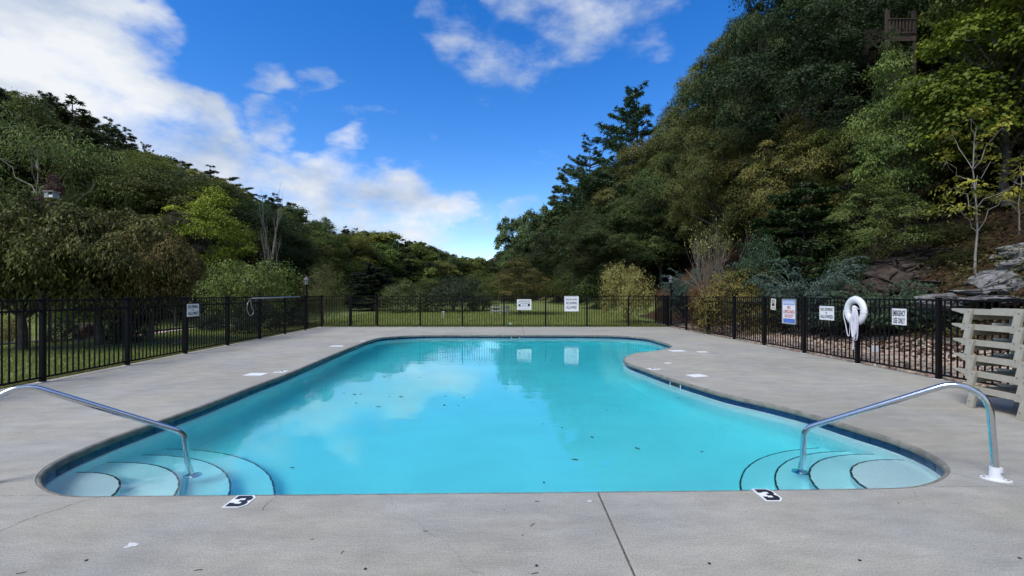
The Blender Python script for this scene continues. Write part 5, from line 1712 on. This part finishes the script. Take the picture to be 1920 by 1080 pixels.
def cobbles():
    bed = tag(empty("stone_bed"), kind='structure')
    # sheet the stones lie in
    n = 24; ys = np.linspace(5.2, 24, n)
    V = []; Fs = []
    cols = 10
    for y in ys:
        for c in range(cols):
            x = fence_right_x(min(y, 20.4)) + .13 + c / (cols - 1) * 2.5
            V.append((x, y, tz(x, y) + .012))
    for i in range(n - 1):
        for c in range(cols - 1):
            a = i * cols + c; Fs.append((a, a + 1, a + cols + 1, a + cols))
    sm = simple("stone_bed_soil", (.10, .08, .065), .95, var=.5, scale=25)
    obj("bed_soil", make_mesh("bed_soil", V, Fs, sm), bed)
    mats = [simple("stone_" + nm, c, .85, var=.3, scale=12) for nm, c in (("tan", (.39, .29, .21)), ("buff", (.48, .385, .29)), ("brown", (.21, .14, .10)), ("grey", (.32, .285, .26)), ("rose", (.37, .25, .21)))]
    rng = np.random.default_rng(3)
    protos = []
    for k in range(10):
        bm = bmesh.new(); bmesh.ops.create_icosphere(bm, subdivisions=1, radius=.5)
        for v in bm.verts: v.co = Vector((v.co.x * 1.25, v.co.y * .95, v.co.z * .62)) * rng.uniform(.72, 1.2)
        me = bpy.data.meshes.new("stone"); bm.to_mesh(me); bm.free(); me.materials.append(mats[k % 5]); protos.append(me)
    pts = []
    for _ in range(7500):
        y = 5.4 + 15.6 * rng.random() ** 1.15; x = fence_right_x(y) + .14 + 2.3 * rng.random() ** 1.25
        u = 960 + F * x / y
        if u > 1990: continue
        pts.append((x, y, rng.uniform(.045, .105)))
    pts.sort(key=lambda p: -(p[2] / p[1]) * (1.0 if p[0] - fence_right_x(p[1]) < 1.3 else .4))
    for x, y, s in pts[:300]:
        obj("stone", protos[rng.integers(10)], bed, loc=(x, y, tz(x, y) + .012 + s * .22), rot=(rng.uniform(-.4, .4), rng.uniform(-.4, .4), rng.uniform(0, 6.28)), scale=(s * 1.15,) * 3)
    # the rest as one mass per colour is not needed: one mesh with five materials
    VV, FF, MI = [], [], []
    pv = [np.array([v.co[:] for v in p.vertices]) for p in protos]; pf = [np.array([q.vertices[:] for q in p.polygons]) for p in protos]
    base = 0
    for x, y, s in pts[300:]:
        k = rng.integers(10); a = rng.uniform(0, 6.28); c, sn = math.cos(a), math.sin(a)
        q = pv[k] * s * 1.15; q = np.stack([q[:, 0] * c - q[:, 1] * sn, q[:, 0] * sn + q[:, 1] * c, q[:, 2] + .25 * q[:, 0] * rng.uniform(-1, 1)], 1) + (x, y, tz(x, y) + .012 + s * .2)
        VV.append(q); FF.append(pf[k] + base); MI.append(np.full(len(pf[k]), k % 5)); base += len(q)
    me = mesh_np("small_stones", np.vstack(VV), np.vstack(FF), mats[0])
    for m in mats[1:]: me.materials.append(m)
    me.polygons.foreach_set('material_index', np.concatenate(MI).astype(np.int32))
    tag(obj("small_stones", me, bed), kind='stuff')


cobbles()


def litter():
    rng = np.random.default_rng(9)
    n = 15000
    y = 6 + 20 * rng.random(n); x = 8.6 + 9 * rng.random(n) ** 1.3
    P = np.stack([x, y, terr(x, y) + rng.uniform(.01, .07, n)], 1)
    V, Fq = leaf_quads(rng, P, np.array([-.5, 0, 1.0]) + rng.normal(0, .45, (n, 3)), rng.normal(0, 1, (n, 3)), .115, .6)
    me = mesh_np("fallen_leaves", V, Fq, M_LEAF_DULL, np.clip(rng.normal(.5, .25, n), 0, 1))
    o = obj("fallen_leaves", me); o.color = (.080, .046, .024, 1)
    tag(o, "brown fallen leaves covering the slope round the rocks", "fallen leaves", kind='stuff')
    # weeds and seedlings among the rocks
    n = 5200
    c = np.stack([rng.uniform(9.3, 13.5, 150), rng.uniform(9.0, 15.5, 150)], 1)
    k = rng.integers(0, 150, n); xy = c[k] + rng.normal(0, .16, (n, 2))
    P = np.stack([xy[:, 0], xy[:, 1], terr(xy[:, 0], xy[:, 1]) + rng.uniform(.05, .45, n)], 1)
    V, Fq = leaf_quads(rng, P, np.array([-.2, -.2, 1.0]) + rng.normal(0, .5, (n, 3)), rng.normal(0, 1, (n, 3)), .085, .55)
    o = obj("undergrowth", mesh_np("undergrowth", V, Fq, M_LEAF, np.clip(rng.normal(.5, .25, n), 0, 1))); o.color = (.085, .085, .028, 1)
    tag(o, "low olive undergrowth between the rocks on the slope", "undergrowth", kind='stuff')


litter()


def strip(name, center, half, z, mat, kind='structure', th=0.0):
    pts = smooth_path([Vector((*p, 0)) for p in center], 8)
    V = []
    for i, p in enumerate(pts):
        t = (pts[min(i + 1, len(pts) - 1)] - pts[max(i - 1, 0)]).normalized(); nrm = Vector((-t.y, t.x, 0))
        for s_ in (-1, 1): V.append(p + nrm * half * s_)
    V = [(v.x, v.y, tz(v.x, v.y) + z) for v in V]
    n = len(pts)
    Fs = [(2 * i, 2 * i + 1, 2 * i + 3, 2 * i + 2) for i in range(n - 1)]
    o = obj(name, make_mesh(name, V, Fs, mat)); tag(o, kind=kind); return o


path_px = [(-160, 637), (30, 632), (110, 633), (180, 632), (250, 627), (310, 618), (365, 613), (430, 609)]
path_c = [ground_px(u, v) for u, v in path_px]
strip("gravel_path", path_c, .62, .022, simple("pink_gravel", (.52, .39, .34), .95, var=.35, scale=28, bump=.8, bscale=60))
edge = [(p[0], p[1] - .72) for p in path_c]
g = Geo(); pp = smooth_path([Vector((x, y, tz(x, y) + .05)) for x, y in edge], 6)
g.tube(pp, .05, 6); tag(g.obj("path_edging", simple("edging_timber", (.03, .027, .024), .9)), "dark low edging along the near side of the pink path", "edging")
strip("putting_lane", [ground_px(u, v) for u, v in ((60, 652), (140, 651), (230, 648), (300, 643), (352, 637))], .22, .03, simple("green_carpet", (.022, .085, .055), .95, var=.2, scale=40))


def grass():
    rng = np.random.default_rng(21)
    n1, n2 = 62000, 60000
    y = 3.5 + 16.8 * rng.random(n1) ** 1.2; x = fence_left_x(y) - .16 - 6.5 * rng.random(n1) ** 1.3
    A = np.stack([x, y], 1)
    ds = np.min(np.stack([(x - px) ** 2 + (y - py) ** 2 for px, py in [tuple(q)[:2] for q in smooth_path([Vector((*p, 0)) for p in path_c], 5)]]), 0)
    A = A[ds > .75 ** 2]
    y = 20.62 + 15 * rng.random(n2) ** 1.5; x = -10 + 17 * rng.random(n2)
    B = np.stack([x, y], 1); B = B[B[:, 0] < fence_right_x(20.4) + .2]
    out = []
    P2 = np.vstack([A, B]); n = len(P2)
    big = np.concatenate([np.ones(len(A)), np.full(len(B), 1.15)])
    z = terr(P2[:, 0], P2[:, 1])
    base = np.stack([P2[:, 0], P2[:, 1], z - .005], 1)
    a = rng.uniform(0, 6.28, n); h = rng.uniform(.035, .085, n) * big; w = rng.uniform(.006, .012, n) * np.where(big > 1, 1.7, 1.0)
    d = np.stack([np.cos(a), np.sin(a), np.zeros(n)], 1); lean = rng.normal(0, .35, (n, 2)) * h[:, None]
    V = np.stack([base - d * w[:, None], base + d * w[:, None], base + np.concatenate([lean, h[:, None]], 1)], 1).reshape(-1, 3)
    me = mesh_np("grass", V, np.arange(3 * n).reshape(n, 3), M_GRASS, np.clip(rng.normal(.5, .22, n), 0, 1))
    o = obj("grass", me); o.color = (.235, .275, .075, 1)
    tag(o, "short green lawn grass around the pool fence", "grass", kind='stuff')
    # dry edge weeds at the deck border
    n = 5000
    y = 3.5 + 16.9 * rng.random(n); x = fence_left_x(y) - .15 - np.abs(rng.normal(0, .05, n))
    base = np.stack([x, y, np.full(n, -.03)], 1); a = rng.uniform(0, 6.28, n); h = rng.uniform(.03, .09, n)
    d = np.stack([np.cos(a), np.sin(a), np.zeros(n)], 1) * .007
    V = np.stack([base - d, base + d, base + np.concatenate([rng.normal(0, .5, (n, 2)) * h[:, None], h[:, None]], 1)], 1).reshape(-1, 3)
    o = obj("edge_grass", mesh_np("edge_grass", V, np.arange(3 * n).reshape(n, 3), M_GRASS, np.clip(rng.normal(.5, .25, n), 0, 1))); o.color = (.17, .15, .06, 1)
    tag(o, "dry grass fringe along the edge of the concrete deck", "grass", kind='stuff')


grass()
